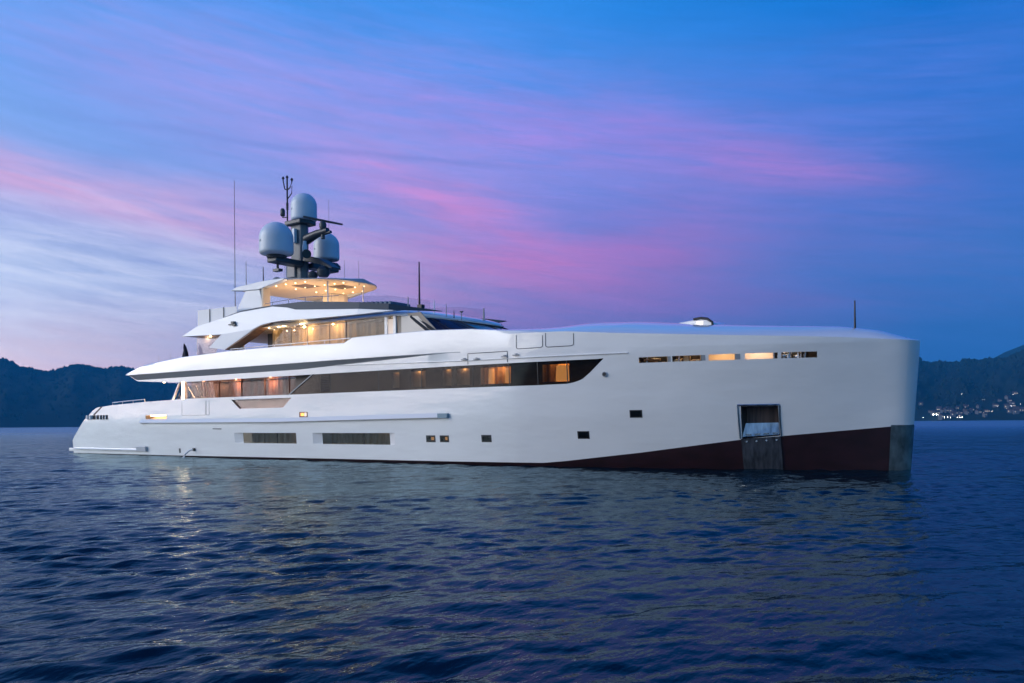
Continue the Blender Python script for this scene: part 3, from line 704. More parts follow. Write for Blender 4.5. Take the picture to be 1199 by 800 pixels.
# --- five bulwark slots at the bow with a lit mooring deck behind
slots = [(16.24, 17.31), (17.46, 18.50), (18.71, 19.66), (19.90, 20.92), (21.03, 22.11)]
for (x0, x1) in slots:
    f = MB(); reveal(f, x0, x1, 3.998, 4.212, .10); s_ = f.build('bulwark_slot', M['steel' if x0 > 21 else 'beige'], Y)
def inner(x, z, d): p = surf(x, 4.1, -d); return (p[0], p[1], z)
mb = MB(); X_ = np.linspace(15.9, 22.5, 24)
mb.grid([[inner(x, 3.7, .13), inner(x, 3.7, 1.3), inner(x, 4.62, 1.3), inner(x, 4.62, .13)] for x in X_])
for x in (15.9, 18.6, 19.78, 20.97, 22.5): mb.add([inner(x, 3.7, .13), inner(x, 3.7, 1.3), inner(x, 4.62, 1.3), inner(x, 4.62, .13)], [(0, 1, 2, 3)])
mb.build('mooring_deck_lining', mat('mooring_lining', (.52, .44, .36), .6), Y)
for (x0, x1, cm) in ((16.2, 17.35, 'blackout'), (17.42, 18.54, 'darkwood'), (21.0, 22.14, 'blackout')):
    mb = MB().grid([[inner(x, z, .75) for z in (3.72, 4.6)] for x in np.linspace(x0, x1, 5)]); mb.build('dark_backing', M[cm], Y)  # dark panels added close behind these slots to darken them
for (x0, x1) in ((17.33, 17.44), (18.53, 18.68), (19.69, 19.87), (20.95, 21.0)):
    slab(MB(), x0, x1, 4.005, 4.205, .005, .02, 3).build('slot_divider', M['grey'], Y)
mb = MB(); a_, b_ = inner(16.35, 4.12, .30), inner(17.0, 4.12, .30); mb.tube([a_, b_], .045, 8); mb.build('wood_rail', M['wood'], Y)
for x, h in ((17.62, .40), (17.95, .5), (18.3, .36)):
    c = inner(x, 3.72, .45); mb = MB(); mb.box(c[0]-.12, c[0]+.12, c[1]-.1, c[1]+.1, 3.72, 3.72+h); mb.build('deck_box', M['cream'], Y, bevel=.02)
for k in range(9):
    x = 21.1+k*.11; c = inner(x, 3.72, .25+.2*(k % 3)); mb = MB(); mb.box(c[0]-.02, c[0]+.02, c[1]-.03, c[1]+.03, 3.72, 4.12+.05*((k*7) % 5)); mb.build('cleat_post', M['steel'], Y)
# contents: rail winch drums and boxes seen through the slots
for x, d, h in ((16.6, .75, .42), (17.05, .5, .30), (17.8, .6, .42), (18.2, .45, .34), (21.3, .4, .45), (21.75, .55, .42)):
    c = inner(x, 3.7, d); mb = MB(); mb.lathe([(.16, 0), (.16, .06), (.09, .10), (.08, h-.1), (.15, h-.06), (.15, h), (.05, h+.05)], c, 14); mb.build('capstan', M['steel' if x > 20 else 'wood'], Y, smooth=40)
for x in (21.1, 21.45, 21.95, 16.45, 17.65):
    mb = MB(); c = inner(x, 3.72, .3); mb.tube([(c[0], c[1], 3.72), (c[0]+.05, c[1], 4.3), (c[0]+.12, c[1], 4.58)], .03, 6); mb.build('stanchion', M['steel'], Y)
for x, w_ in ((16.7, .7), (18.0, .8), (19.2, 14), (20.4, 22), (21.6, 2.0)):
    c = inner(x, 4.5, .65); LGT('mooring_lamp', c, w_, (1, .66, .36) if x < 20 else (1, .82, .72), .08, Y)
    mb = MB(); mb.box(c[0]-.12, c[0]+.12, c[1]-.05, c[1]+.05, 4.57, 4.6); mb.build('ceiling_light', M['lamp'], Y)

# --- main deck, saloon and its glass
mb = MB(); X_ = np.linspace(-22.4, 15.4, 60)
mb.grid([[(x, q*(Bh(x, 2.4)-.03), min(2.4, WB(x)-.06)) for q in (-1, -.5, 0, .5, 1)] for x in X_]); mb.build('main_deck', M['teak'], Y)
mb = MB(); mb.box(-12.3, -1.0, -3.45, 3.45, 2.41, 2.55); mb.build('saloon_sill', M['wood'], Y)
sal = MB(); sal.grid([[(x, -3.46, z) for z in (2.45, 4.21)] for x in np.linspace(-12.9, -1.2, 20)])
sal = sal.build('saloon_glass', glass('bronze_glass', (.42, .30, .23), .9, opac=.12, body=(.20, .11, .07)), Y)
for x in (-11.9, -11.35, -10.2, -8.2, -6.2, -4.2): MB().box(x-.025, x+.025, -3.50, -3.45, 2.42, 4.21).build('mullion', M['wood'], sal)
c = MB(); xs_ = np.linspace(-10.0, -1.5, 190); c.grid([[(x, -3.0+.05*math.sin(x*11)+.03*math.sin(x*27+1), z) for z in (2.45, 4.18)] for x in xs_]); c.build('curtain', mat('brown_drape', (.36, .20, .13), .8, mottle=((2.2, 2, .2), .5)), sal, smooth=60)
mb = MB(); mb.box(-12.9, -10.1, -2.6, -2.5, 2.4, 4.2); mb.box(-12.95, -12.85, -2.5, 2.5, 2.4, 4.2); mb.build('saloon_wall', M['wood'], sal)
for x in (-12, -9, -6, -3): LGT('saloon_lamp', (x, -3.25, 4.0), 24.0, (1, .58, .38), .08, sal)
# ceiling lights over the side deck and aft deck
for x in (-15.8, -13.6):
    y = -3.95 if x > -13.5 else -3.4; mb = MB(); mb.lathe([(.05, -.02), (.05, 0)], (x, y, 4.215+max(0, (-12.8-x)*.053)), 10); mb.build('downlight', M['lamp'], Y)
    LGT('downlight_lamp', (x, y, 4.05), 3.4 if x > -13.5 else 5, (1, .62, .40), .05, Y)
# slanting white-edged side screen where the full-beam glass begins
mb = MB(); mb.prism_xz([(-3.0, 3.25), (-2.9, 3.25), (-1.06, 4.24), (-1.16, 4.24)], -4.56, -4.48); mb.build('screen_edge', M['grey'], Y)
mb = MB(); mb.prism_xz([(-13.62, 3.2), (-13.5, 3.2), (-12.72, 4.28), (-12.86, 4.28)], -4.3, -4.2); mb.build('strut', M['white'], Y)
mb = MB(); mb.box(-13.6, -13.42, -3.6, -3.4, 2.4, 4.27); dp_ = mb.build('deck_post', M['white'], Y)
mb = MB(); mb.box(-13.59, -13.43, -3.625, -3.602, 2.6, 4.2); mb.build('added_glow_strip', mat('post_glow', (1, .95, .9), .5, emit=(1, .72, .42), es=85), dp_)  # glowing strip added to the post for its glints on the water
mb = MB(); mb.prism_xz([(-13.35, 3.25), (-9.6, 3.25), (-9.9, 4.2), (-12.72, 4.2)], -4.12, -4.10); mb.build('side_screen', glass('smoke_glass', (.86, .78, .74), .5), Y)
for x in (-11.7, -10.9): mb = MB(); mb.tube([(x, -3.95, 3.2), (x-.75, -3.95, 4.0)], .03, 6); mb.build('stair_rail', M['steel'], Y)
# small pale emblem on the aft glass: a curl over a bar
cv = MB(); pts = [(-12.78+.11*math.cos(t)*(.7+.1*t), -4.13, 3.62+.13*math.sin(t)) for t in np.linspace(2.8, -2.0, 12)] + [(-12.86, -4.13, 3.46), (-12.70, -4.13, 3.44)]
cv.tube(pts, .022, 6); cv.box(-12.98, -12.60, -4.14, -4.125, 3.34, 3.38); cv.build('emblem', M['ltmark'], Y)

# forward full-beam glass: panes on the hull surface, dark rooms behind, lit cabins
gaz = MB()
def zt_(x): return 4.22
edges = [-2.95, -.62, .12, 3.35, 6.0, 8.85, 10.66, 12.0, 13.3, 14.84]
wmk = MB().grid([[surf(x, 3.2, -.06), surf(x, 4.23, -.06)] for x in (14.6, 14.9)]).build('main_window', M['black'], Y)
for a_, b_ in zip(edges[:-1], edges[1:]):
    G = []
    for x in np.linspace(a_+.015, b_-.015, 14):
        lo, hi = WB(x)-.02, 4.225
        if x < -1.1: hi = min(hi, 3.27+(x+2.98)*.535)
        if hi <= lo: hi = lo+.004
        G.append([surf(x, lo+(hi-lo)*t, -.045) for t in (0, .5, 1)])
    MB().grid(G).build('pane', M['glass_main'], wmk, smooth=60)
    if 0 < b_ < 14: mb = MB(); p, q = surf(b_, 3.27, -.05), surf(b_, 4.22, -.05); mb.tube([p, q], .022, 5); mb.build('mullion', M['black'], wmk)
mb = MB()
for k in range(9): p0, p1 = surf(-.55, 3.4+k*.085, -.03), surf(.05, 3.4+k*.085, -.03); mb.tube([p0, p1], .018, 5)
mb.build('louvre', M['black'], wmk)
mb = MB(); G = [[surf(x, WB(x)+.01, -.002), surf(x, WB(x)+.01, -.12), surf(x, max(WB(x)-.06, 3.2), -.12)] for x in np.linspace(12.2, 14.86, 20)]; mb.grid(G); mb.build('window_sill', M['white'], wmk, smooth=30)
# inner room wall, dark, with openings where a cabin is lit
lit = [(3.9, 4.3, 2.5), (5.0, 5.9, 7.0), (6.9, 7.4, 4.0), (7.7, 8.4, 7.0), (8.98, 10.50, 2.0), (12.02, 13.22, 2.2)]
mb = MB(); xc = -2.9; DW = .42
def win(x, d): p = surf(x, 3.7, -d); return p
for (l0, l1, _) in lit + [(14.9, 15.3, 0)]:
    mb.grid([[(*win(x, DW)[:2], z) for z in (2.5, 4.22)] for x in np.linspace(xc, l0, 12)])
    if l1 < 14: mb.grid([[(*win(x, DW)[:2], z) for z in (2.5, 3.42)] for x in np.linspace(l0, l1, 6)]); mb.grid([[(*win(x, DW)[:2], z) for z in (4.12, 4.22)] for x in np.linspace(l0, l1, 6)])
    xc = l1
mb.build('cabin_partition', mat('dark_brown_lining', (.11, .085, .065), .6, mottle=((.8, .8, 1.5), .5)), Y)
for (l0, l1, w_) in lit:
    if l1-l0 > 1:
        mb = MB(); xs_ = np.linspace(l0-.2, l1+.2, 60)
        mb.grid([[(win(x, DW+.55)[0], win(x, DW+.55)[1]+.05*math.sin(x*17), z) for z in (2.6, 4.2)] for x in xs_]); mb.build('curtain', mat('gold_curtain', (.62, .40, .17), .8, mottle=((6, 6, .2), .4)), Y, smooth=60)
        mb = MB(); mb.grid([[(*win(x, DW+.02)[:2], z) for z in (2.6, 4.2)] for x in (l0-.25, l0-.249)]); 
        for x in (l0-.25, l1+.25): mb.add([(*win(x, DW+.01)[:2], 2.5), (*win(x, DW+.8)[:2], 2.5), (*win(x, DW+.8)[:2], 4.21), (*win(x, DW+.01)[:2], 4.21)], [(0, 1, 2, 3)])
        mb.build('cabin_side', M['cream'], Y)
        q = l0+.45 if l0 < 10 else l0+.75
        for xx, ww in ((l0+.35, .30), (l1-.35, .26)) if l0 < 10 else ((l0+.75, .62),):
            c = win(xx, DW+.3); mb = MB(); mb.grid([[(c[0]+ww*.5*math.cos(t)*s_, c[1]+ww*.3*math.sin(t), z) for z, s_ in ((3.45, 1.0), (4.08, .85))] for t in np.linspace(0, 2*math.pi, 20)]); mb.build('lamp_shade', mat('glowing_shade', (.9, .6, .3), .7, emit=(1, .55, .20), es=1.1), Y, smooth=60)
        LGT('cabin_lamp', ((l0+l1)/2, win((l0+l1)/2, DW+.3)[1], 4.1), w_*5, (1, .60, .28), .08, Y)
    else:
        mb = MB(); mb.grid([[(*win(x, DW+.12)[:2], z) for z in (3.3, 4.2)] for x in np.linspace(l0-.1, l1+.1, 4)]); mb.build('curtain', M['cream'], Y)
        c = win((l0+l1)/2, DW+.07); LGT('cabin_lamp', (c[0], c[1], 4.16), .45*w_, (1, .62, .32), .03, Y)
for x in (1.2, 2.6, 9.7, 13): pass

# --- upper deck house
def poly_side(pts): return pts
up = MB(); ROOFZ = 7.0
mb = MB(); mb.prism_xy([(-12.4, -3.9), (8.5, -3.9), (8.5, 3.9), (-12.4, 3.9)], 5.055, 5.075); mb.build('upper_deck', M['teak'], Y)
hs = MB()
hs.box(-7.95, 4.7, -3.34, 3.34, 5.07, 5.72); hs = hs.build('deckhouse_base', M['white'], Y)
# glass panes between posts
ed = [-5.9, -4.13, -2.84, -1.19, 0.0, 2.66]
wn = MB(); wn.box(-6.0, 5.3, -3.35, -3.28, 5.70, 5.80); wn.box(2.66, 2.84, -3.40, -3.28, 5.7, 6.86); wn.box(3.24, 3.40, -3.41, -3.28, 5.7, 6.86); wn = wn.build('upper_window', M['white'], Y)
g_up = glass('amber_glass', (.62, .54, .42), .9)
for a_, b_ in zip(ed[:-1], ed[1:]):
    if a_ == ed[0]: mb = MB(); mb.add([(-6.1, -3.36, 5.72), (b_-.02, -3.36, 5.72), (b_-.02, -3.36, 6.9), (-4.55, -3.36, 6.9)], [(0, 1, 2, 3)])
    else: mb = MB(); mb.add([(a_+.015, -3.36, 5.72), (b_-.015, -3.36, 5.72), (b_-.015, -3.36, 6.9), (a_+.015, -3.36, 6.9)], [(0, 1, 2, 3)])
    mb.build('pane', g_up, wn)
for x in ed[1:]: MB().box(x-.014, x+.014, -3.375, -3.35, 5.72, 6.9).build('mullion', M['darkwood'], wn)
mb = MB(); mb.add([(2.86, -3.36, 5.75), (3.22, -3.36, 5.75), (3.22, -3.36, 6.72), (2.86, -3.36, 6.72)], [(0, 1, 2, 3)]); mb.build('door_pane', mat('frosted_glow_pane', (.85, .72, .62), .6, emit=(1, .75, .55), es=.28), wn)  # emission in the pane stands for the lit room behind it
mb = MB(); mb.add([(3.72, -3.37, 5.72), (5.75, -3.37, 5.72), (4.78, -3.37, 6.72), (3.72, -3.37, 6.80)], [(0, 1, 2, 3)]); mb.build('pane', mat('pale_blind', (.58, .53, .46), .35, coat=.5), wn)
mb = MB(); mb.prism_xz([(3.5, 5.7), (6.2, 5.7), (4.9, 6.9), (3.5, 6.9)], -3.352, -3.30); mb.build('window_surround', mat('grey_brown_trim', (.30, .25, .20), .5), wn)
# rooms behind
c = MB(); xs_ = np.linspace(-6.7, 2.9, 210); c.grid([[(x, -2.55+.05*math.sin(x*9)+.03*math.sin(x*23+.7), z) for z in (5.1, 6.95)] for x in xs_]); c.build('curtain', mat('sand_curtain', (.58, .43, .24), .8, mottle=((1.2, 1, .9), .35)), wn, smooth=60)
mb = MB(); mb.box(-7.9, -4.4, -1.9, -1.8, 5.1, 7.0); mb.box(-7.93, -7.85, -1.9, 1.9, 5.1, 7.0); mb.build('dining_panel', M['darkwood'], wn)
mb = MB(); mb.tube([(-6.6, -2.2, 5.9), (-6.6, -2.2, 6.4)], [.10, .07], 12); mb.build('lamp_column', M['lampb'], wn, smooth=60)
for x in (-3.6, -1.4, .9): LGT('lounge_lamp', (x, -2.95, 6.83), 55.0, (1, .70, .40), .03, wn)
LGT('dining_lamp', (-6.4, -2.6, 6.8), 2.0, (1, .66, .38), .08, wn)
LGT('bridge_lamp', (3.2, -3.0, 6.6), 1.2, (1, .8, .6), .05, wn)
# aft bulkhead and the glass beside it
for s_ in (-1, 1):
    mb = MB(); mb.prism_xz([(-12.45, 5.10), (-11.2, 5.10), (-9.98, 6.84), (-12.45, 6.87)], s_*3.36, s_*3.40); mb.build('wind_screen', glass('pale_screen', (.90, .86, .86), .9, opac=.25, body=(.8, .74, .74)), Y)
mb = MB(); mb.prism_xz([(-10.2, 5.06), (-7.95, 5.06), (-7.95, 6.42), (-8.5, 6.40)], -3.5, -3.44); mb.build('aft_bulkhead', mat('warm_white_panel', (.78, .72, .66), .5), Y)

# --- roof wing panels (both sides), swept like an arch
def wing(s_):
    top = [(-12.75, 6.86), (-11.35, 7.36), (-9.6, 7.58), (-7.5, 7.86), (-4.85, 7.93), (-3.69, 7.78), (-2.96, 7.60), (1.66, 7.24)]
    tail = [(3.4, 7.08), (4.4, 6.92), (3.4, 6.93), (1.66, 6.96), (-1.6, 7.02), (-4.0, 7.10), (-4.82, 7.07), (-5.59, 7.0), (-6.2, 6.83), (-6.78, 6.59), (-8.71, 5.88), (-10.14, 6.08), (-9.0, 6.73)]
    top2 = [(1.66, 7.24), (3.7, 7.04), (3.7, 7.015), (1.66, 6.96)]
    tail = [p for p in tail if p[0] < 1.7]
    mb = MB()
    for pl in (top+tail, top2): mb.prism_xz(pl, lambda x, z: s_*(4.18-.18*max(0, z-6.9)-.14*max(0, x-1.66)), lambda x, z: s_*(3.98-.18*max(0, z-6.9)-.14*max(0, x-1.66)))
    w = mb.build('roof_wing', M['sky_tint'], Y, smooth=None, bevel=.03)
    mb = MB(); n = 9      # dark coaming band on its upper edge
    bt = [(-8.9, 7.70), (-7.5, 7.92), (-6.2, 7.98), (-4.81, 8.0), (-2.48, 7.97), (0, 7.74), (1.66, 7.56), (1.66, 7.245), (-2.96, 7.605), (-3.69, 7.785), (-4.81, 7.935), (-7.5, 7.865), (-8.9, 7.66)]
    for pl in (bt, [(1.66, 7.56), (3.4, 7.36), (3.4, 7.085), (1.66, 7.245)], [(3.4, 7.36), (5.4, 7.0), (5.4, 6.97), (3.4, 7.085)]):
        mb.prism_xz(pl, lambda x, z: s_*(4.165-.18*max(0, z-6.9)-.14*max(0, x-1.66)-.5*max(0, x-3.4)), lambda x, z: s_*(3.96-.18*max(0, z-6.9)-.14*max(0, x-1.66)-.5*max(0, x-3.4)))
    mb.build('coaming_band', M['navy'], w)
    mb = MB(); mb.prism_xz([(-8.74, 5.90), (-6.80, 6.57), (-6.22, 6.81), (-5.6, 6.98), (-4.82, 7.05), (-4.82, 7.02), (-5.6, 6.94), (-6.2, 6.76), (-6.74, 6.52), (-8.62, 5.87)], s_*4.165, s_*3.5); mb.build('arch_lining', M['wood'], w)
    return w
wing(-1); wing(1)
# side light box on the wing
mb = MB(); mb.box(-8.35, -7.75, -4.19, -4.06, 7.20, 7.25); mb.box(-8.02, -7.80, -4.26, -4.06, 7.25, 7.36); mb.box(-7.98, -7.70, -4.22, -4.06, 7.12, 7.2); mb.build('wing_camera', M['dark'], Y)
# ceiling of the side deck (warm), roof eave and visor round the wheelhouse
mb = MB(); mb.prism_xy([(-12.6, -4.02), (-4.6, -3.98), (-3.2, -3.55), (2.6, -3.45), (2.6, 3.45), (-3.2, 3.55), (-4.6, 3.98), (-12.6, 4.02)], lambda x, y: 6.90 if x > -8 else 6.86, lambda x, y: 7.05); mb.build('upper_ceiling', M['beige'], Y)
mb = MB()
rim = []
for k in range(41):
    t = math.pi/2*k/20 - math.pi/2
    x = 3.3+2.85*abs(math.cos(t)); y = 3.50*math.sin(t); rim.append((x, y))
def rz(x): return 6.86-.105*max(0, x-3.2)-.012*max(0, x-5)**2
outer = [(-5.8, -3.62), (-2, -3.62)] + rim + [(-2, 3.62), (-5.8, 3.62)]
G = []
for q, dz in ((.90, -.02), (1.0, .0), (1.006, .06), (.985, .15), (.93, .22), (.78, .34), (.55, .48), (.3, .55)):
    G.append([(x if x < 3.4 else 3.4+(x-3.4)*q, y*q, (rz(x) if x > 0 else 6.86)+dz) for x, y in outer])
mb.grid(G); mb.add(G[-1], [tuple(range(len(G[-1])))]); mb.add(G[0], [tuple(range(len(G[0])))]); mb.build('wheelhouse_roof', M['white'], Y, smooth=40)
# windscreen: raked panes around the front, black pillars
wsn = MB(); TOPR = []; BOTR = []
for k in range(41):
    t = math.pi/2*k/20 - math.pi/2
    ct = abs(math.cos(t)); st = math.sin(t)
    TOPR.append((4.3+1.70*ct, 3.30*st, rz(4.3+1.7*ct)-.01)); BOTR.append((5.85+2.4*ct, 3.38*st, 5.7))
wsn.grid([[a_, b_] for a_, b_ in zip(TOPR, BOTR)]); wsn = wsn.build('windscreen', M['glass_screen'], Y, smooth=30)
for k in (0, 2, 13, 20, 27, 38, 40):
    a_, b_ = Vector(TOPR[k]), Vector(BOTR[k]); w_ = .16 if k in (0, 2, 38, 40) else .07
    d_ = Vector((.0, math.copysign(.02, a_.y) if a_.y else 0, 0)); mb = MB(); mb.tube([a_+d_, b_+d_], w_*.5, 6); mb.build('pillar', M['black'], wsn)
mb = MB()
for k in (11, 12.5, 6): 
    k = int(k); a_, b_ = Vector(TOPR[k]), Vector(BOTR[k]); mb.tube([a_+(b_-a_)*.05+Vector((.05, -.04, .02)), a_+(b_-a_)*.75+Vector((.1, -.05, .02))], .02, 5)
mb.build('wiper', M['black'], wsn)
mb = MB(); mb.prism_xy([(3.6, -3.2), (5.2, -2.6), (5.6, 0), (5.2, 2.6), (3.6, 3.2)], 5.1, 6.0); mb.build('helm_console', M['blackout'], Y)
# downlights under the eaves of the arch and aft ceiling
for x, y in ((-4.8, -3.62), (-4.3, -3.72), (-5.6, -3.6), (-2.9, -3.75), (-11.4, -3.2)):
    mb = MB(); mb.lathe([(.06, -.02), (.06, 0)], (x, y, 6.90 if x > -8 else 6.86), 10); mb.build('downlight', M['lamp'], Y); LGT('downlight_lamp', (x, y, 6.72), 4.0, WARM, .04, Y)
# handrail on the bulwark
mb = MB(); hx = np.linspace(-8.0, 1.3, 20); hp = [(x, -4.32, 5.86) for x in hx]; mb.tube(hp, .022, 6); hr = mb.build('handrail', M['white'], Y, smooth=60)
for x in (-7.9, -6.7, -5.5, -4.3, -3.0, -1.75, -.5, .8): MB().tube([(x, -4.32, 5.70), (x, -4.32, 5.86)], .018, 6).build('stanchion', M['white'], hr)

# --- flybridge
mb = MB(); mb.prism_xy([(-12.2, -3.85), (-4, -3.85), (1.6, -3.3), (2.6, -2.4), (2.6, 2.4), (1.6, 3.3), (-4, 3.85), (-12.2, 3.85)], 7.06, 7.2); mb.build('flybridge_deck', M['white'], Y)
for s_ in (-1, 1):
    mb = MB(); mb.prism_xz([(-12.3, 7.25), (-8.65, 7.7), (-8.65, 8.33), (-12.3, 8.40)], s_*3.42, s_*3.40); gs = mb.build('glass_balustrade', mat('frosted_acrylic', (.88, .88, .87), .5), Y)
    for x in (-11.1, -9.8): MB().tube([(x, s_*3.45, 7.3), (x, s_*3.45, 8.38)], .022, 6).build('stanchion', M['dark'], gs)
    mb = MB(); mb.add([(-.6, s_*2.9, 7.5), (4.4, s_*2.1, 7.1), (4.4, s_*2.1, 7.62), (2.2, s_*2.6, 8.0), (-.6, s_*2.9, 8.18)], [(0, 1, 2, 3, 4)]); mb.build('wind_deflector', glass('faint_screen', (.90, .88, .91), .0), Y)
    mb = MB(); mb.tube([(-6.0, s_*3.55, 8.22), (-3, s_*3.55, 8.28), (-.5, s_*3.4, 8.15)], .018, 6)
    for x, z in ((-5.4, 8.24), (-4.1, 8.26), (-2.8, 8.27), (-1.5, 8.2)): mb.tube([(x, s_*3.55, 7.9), (x, s_*3.55, z)], .016, 6)
    mb.build('fly_rail', M['steel'], Y)
# row of padded backrests along the forward flybridge
mb = MB()
for k in range(9):
    x = -.35+k*.30; mb.prism_xz([(x, 7.4), (x+.22, 7.4), (x+.26, 7.86-.02*k), (x+.10, 7.91-.02*k)], -2.6, -1.2)
mb.box(-.4, 2.6, -2.7, -1.1, 7.2, 7.5); mb = mb.build('deck_bench', mat('slate_cushion', (.16, .21, .27), .8), None, bevel=.03); tag(mb, 'slate row of padded backrests in front of the lit hardtop', 'bench')
mb = MB(); mb.box(-5.0, -4.2, -.5, .7, 7.2, 9.0); mb.build('fly_bar', M['cream'], Y, bevel=.05)
for q_, r_ in (((-3.4, -1.5), .04), ((-2.9, .6), .03)): MB().tube([(*q_, 7.2), (*q_, 9.42)], r_, 8).build('hardtop_post', M['white'], Y)
# hardtop: pointed oval plate, lit beneath
def ht_half(x):
    return 3.0*math.sqrt(max(1e-5, 1-((x+6.25)/4.0)**2)) if x > -6.25 else interp([(-9.5, 2.78), (-6.25, 3.0)], x)
Xs = list(np.linspace(-9.5, -6.25, 10))+[-6.25+4.0*math.sin(t) for t in np.linspace(.05, math.pi/2, 26)]
def htz(x): return interp([(-9.6, 9.38), (-8, 9.48), (-6, 9.52), (-2.2, 9.44)], x)
mb = MB()
GT = [[(x, q*ht_half(x), htz(x)+.14*(1-q*q)+.04) for q in np.linspace(-1, 1, 11)] for x in Xs]
GB = [[(x, q*ht_half(x), htz(x)-.02-(0 if abs(q) > .99 else .04)) for q in np.linspace(-1, 1, 11)] for x in Xs]
mb.grid(GT, 0); mb.grid([r[::-1] for r in GB], 1)
for j in (0, 10): mb.grid([[GT[i][j], GB[i][j]] for i in range(len(Xs))], 0)
for i in (0, -1): mb.grid([[GT[i][j], GB[i][j]] for j in range(11)], 0)
HT = mb.build('hardtop', [mat('grey_hardtop_edge', (.42, .45, .48), .35, coat=.3), mat('golden_soffit', (.74, .56, .36), .5)], Y, smooth=35)
for s_ in (-1, 1):
    mb = MB(); mb.prism_xz([(-9.75, 9.33), (-9.2, 9.50), (-7.0, 9.60), (-5.2, 9.58), (-5.0, 9.50), (-7.3, 9.16), (-8.6, 9.22)], s_*3.02, s_*2.7); mb.build('hardtop_fairing', M['sky_tint'], HT, bevel=.03)
    mb = MB(); mb.prism_xz([(-8.5, 9.25), (-7.25, 9.2), (-6.9, 8.0), (-6.9, 7.3), (-9.55, 7.3), (-9.3, 8.2)], s_*2.95, s_*2.55); mb.build('hardtop_leg', M['sky_tint'], HT, bevel=.04)
    mb = MB(); mb.box(-7.0, -6.86, s_*2.9-.12 if s_ < 0 else 2.5, -2.55 if s_ < 0 else 2.9, 7.9, 9.2); mb.build('leg_lining', M['beige'], HT)
    # recessed dark hatches in the soffit
for x, y in ((-5.7, -1.0), (-4.2, .3)):
    mb = MB(); mb.box(x-.6, x+.6, y-.55, y+.55, htz(x)-.075, htz(x)-.061); mb.build('soffit_hatch', mat('bronze_hatch', (.16, .10, .06), .5), HT)
k = 0
for x in (-6.9, -6.1, -5.3, -4.5, -3.7, -3.0):
    for y in (-2.1, -.75, .75, 2.1):
        if abs(y) > ht_half(x)-.25: continue
        z = htz(x)-.07; mb = MB(); mb.lathe([(.032, -.02), (.032, .01)], (x, y, z), 8); mb.build('downlight', mat('soffit_lamp', (1, .9, .7), .5, emit=(1, .78, .45), es=6) if k == 0 else bpy.data.materials['soffit_lamp'], HT); k = 1
for x, y in ((-6.6, -1.5), (-6.6, 1.5), (-5.0, -1.4), (-5.0, 1.4), (-3.4, 0)): LGT('soffit_fill', (x, y, htz(x)-1.3), 34.0, (1, .66, .34), .05, HT)  # fill lights added without fittings below the hardtop, to brighten its soffit
# --- mast
MX = -7.1
mb = MB(); mb.prism_xy([(MX-.70, -.36), (MX+.1, -.30), (MX+.3, 0), (MX+.1, .30), (MX-.70, .36)], 9.5, 13.25); mst = mb.build('mast', mat('mast_paint', (.12, .15, .175), .4), Y, bevel=.06)
MB().prism_xy([(MX-.95, -.6), (MX+.4, -.6), (MX+.6, 0), (MX+.4, .6), (MX-.95, .6)], 13.2, 13.45).build('mast_head', M['dark'], mst, bevel=.05)
MB().box(MX-1.0, MX-.25, -.45, .45, 10.2, 11.0).build('mast_foot', mat('grey_box', (.30, .30, .30), .5), mst, bevel=.05)
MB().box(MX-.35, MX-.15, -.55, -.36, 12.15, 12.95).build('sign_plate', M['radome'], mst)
def dome(c, r, h, label=None):
    mb = MB(); pr = [(r*.55, -.14*r), (r*.9, -.08*r), (r*.985, 0), (r, .10*r)]
    hs_ = h-r*1.0; pr += [(r, hs_*.6), (r*.995, hs_)]
    for k in range(1, 11): t = math.pi/2*k/10; pr.append((max(.01, r*math.cos(t)), hs_+r*math.sin(t)))
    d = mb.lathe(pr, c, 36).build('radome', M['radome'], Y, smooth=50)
    MB().lathe([(r*.3, -.42*r), (r*.36, -.24*r), (r*.54, -.12*r)], c, 20).build('radome_base', M['grey'], d, smooth=40)
    # small two-line lettering patch facing the camera side
    mk = MB()
    for row in range(2):
        for k in range(4):
            a = -1.95+k*.055+row*.02; z0 = c[2]+h*.36-row*.07*r
            mk.tube([(c[0]+1.004*r*math.cos(a), c[1]+1.004*r*math.sin(a), z0), (c[0]+1.004*r*math.cos(a+.03), c[1]+1.004*r*math.sin(a+.03), z0+.03*(k % 2))], .012*r, 4)
    mk.build('lettering', M['marks'], d); return d
dome((MX+.1, -2.0, 11.27), .93, 1.72); dome((MX+.05, 0, 13.50), .74, 1.52); dome((-7.42, 2.0, 11.58), .76, 1.56)
for s_ in (-1, 1):
    mb = MB(); mb.prism_xz([(MX-.35, 10.75), (MX+.45, 10.75), (MX+.45, 11.05), (MX-.35, 11.1)], s_*.3, s_*2.3); mb.build('dome_arm', M['dark'], mst, bevel=.06)
    mb = MB(); mb.lathe([(.5, 0), (.55, .12), (.4, .3)], (MX+.1, s_*2.0, 10.98), 16); mb.build('dome_bracket', M['dark'], mst, smooth=40)
mb = MB(); mb.tube([(MX+.3, 0, 12.35), (MX+1.2, 0, 12.55), (MX+2.05, 0, 12.62)], [.30, .22, .16], 10); mb.tube([(MX+1.3, 0, 12.45), (MX+2.3, 0, 12.5)], .09, 8); mb.build('radar_arm', M['dark'], mst, smooth=50)
mb = MB(); mb.lathe([(.16, 0), (.2, .15), (.2, .35), (.12, .48)], (MX+1.65, 0, 12.7), 14); mb.tube([(MX+1.65, 0, 12.2), (MX+1.65, 0, 12.6)], [.12, .1], 10); mb.build('radar_drive', M['dark'], mst, smooth=40)
mb = MB(); mb.tube([(MX+.72, -.6, 13.48), (MX+1.65, 0, 13.22), (MX+2.6, .6, 12.98)], [.055, .075, .055], 6); mb.build('radar_scanner', M['dark'], mst)
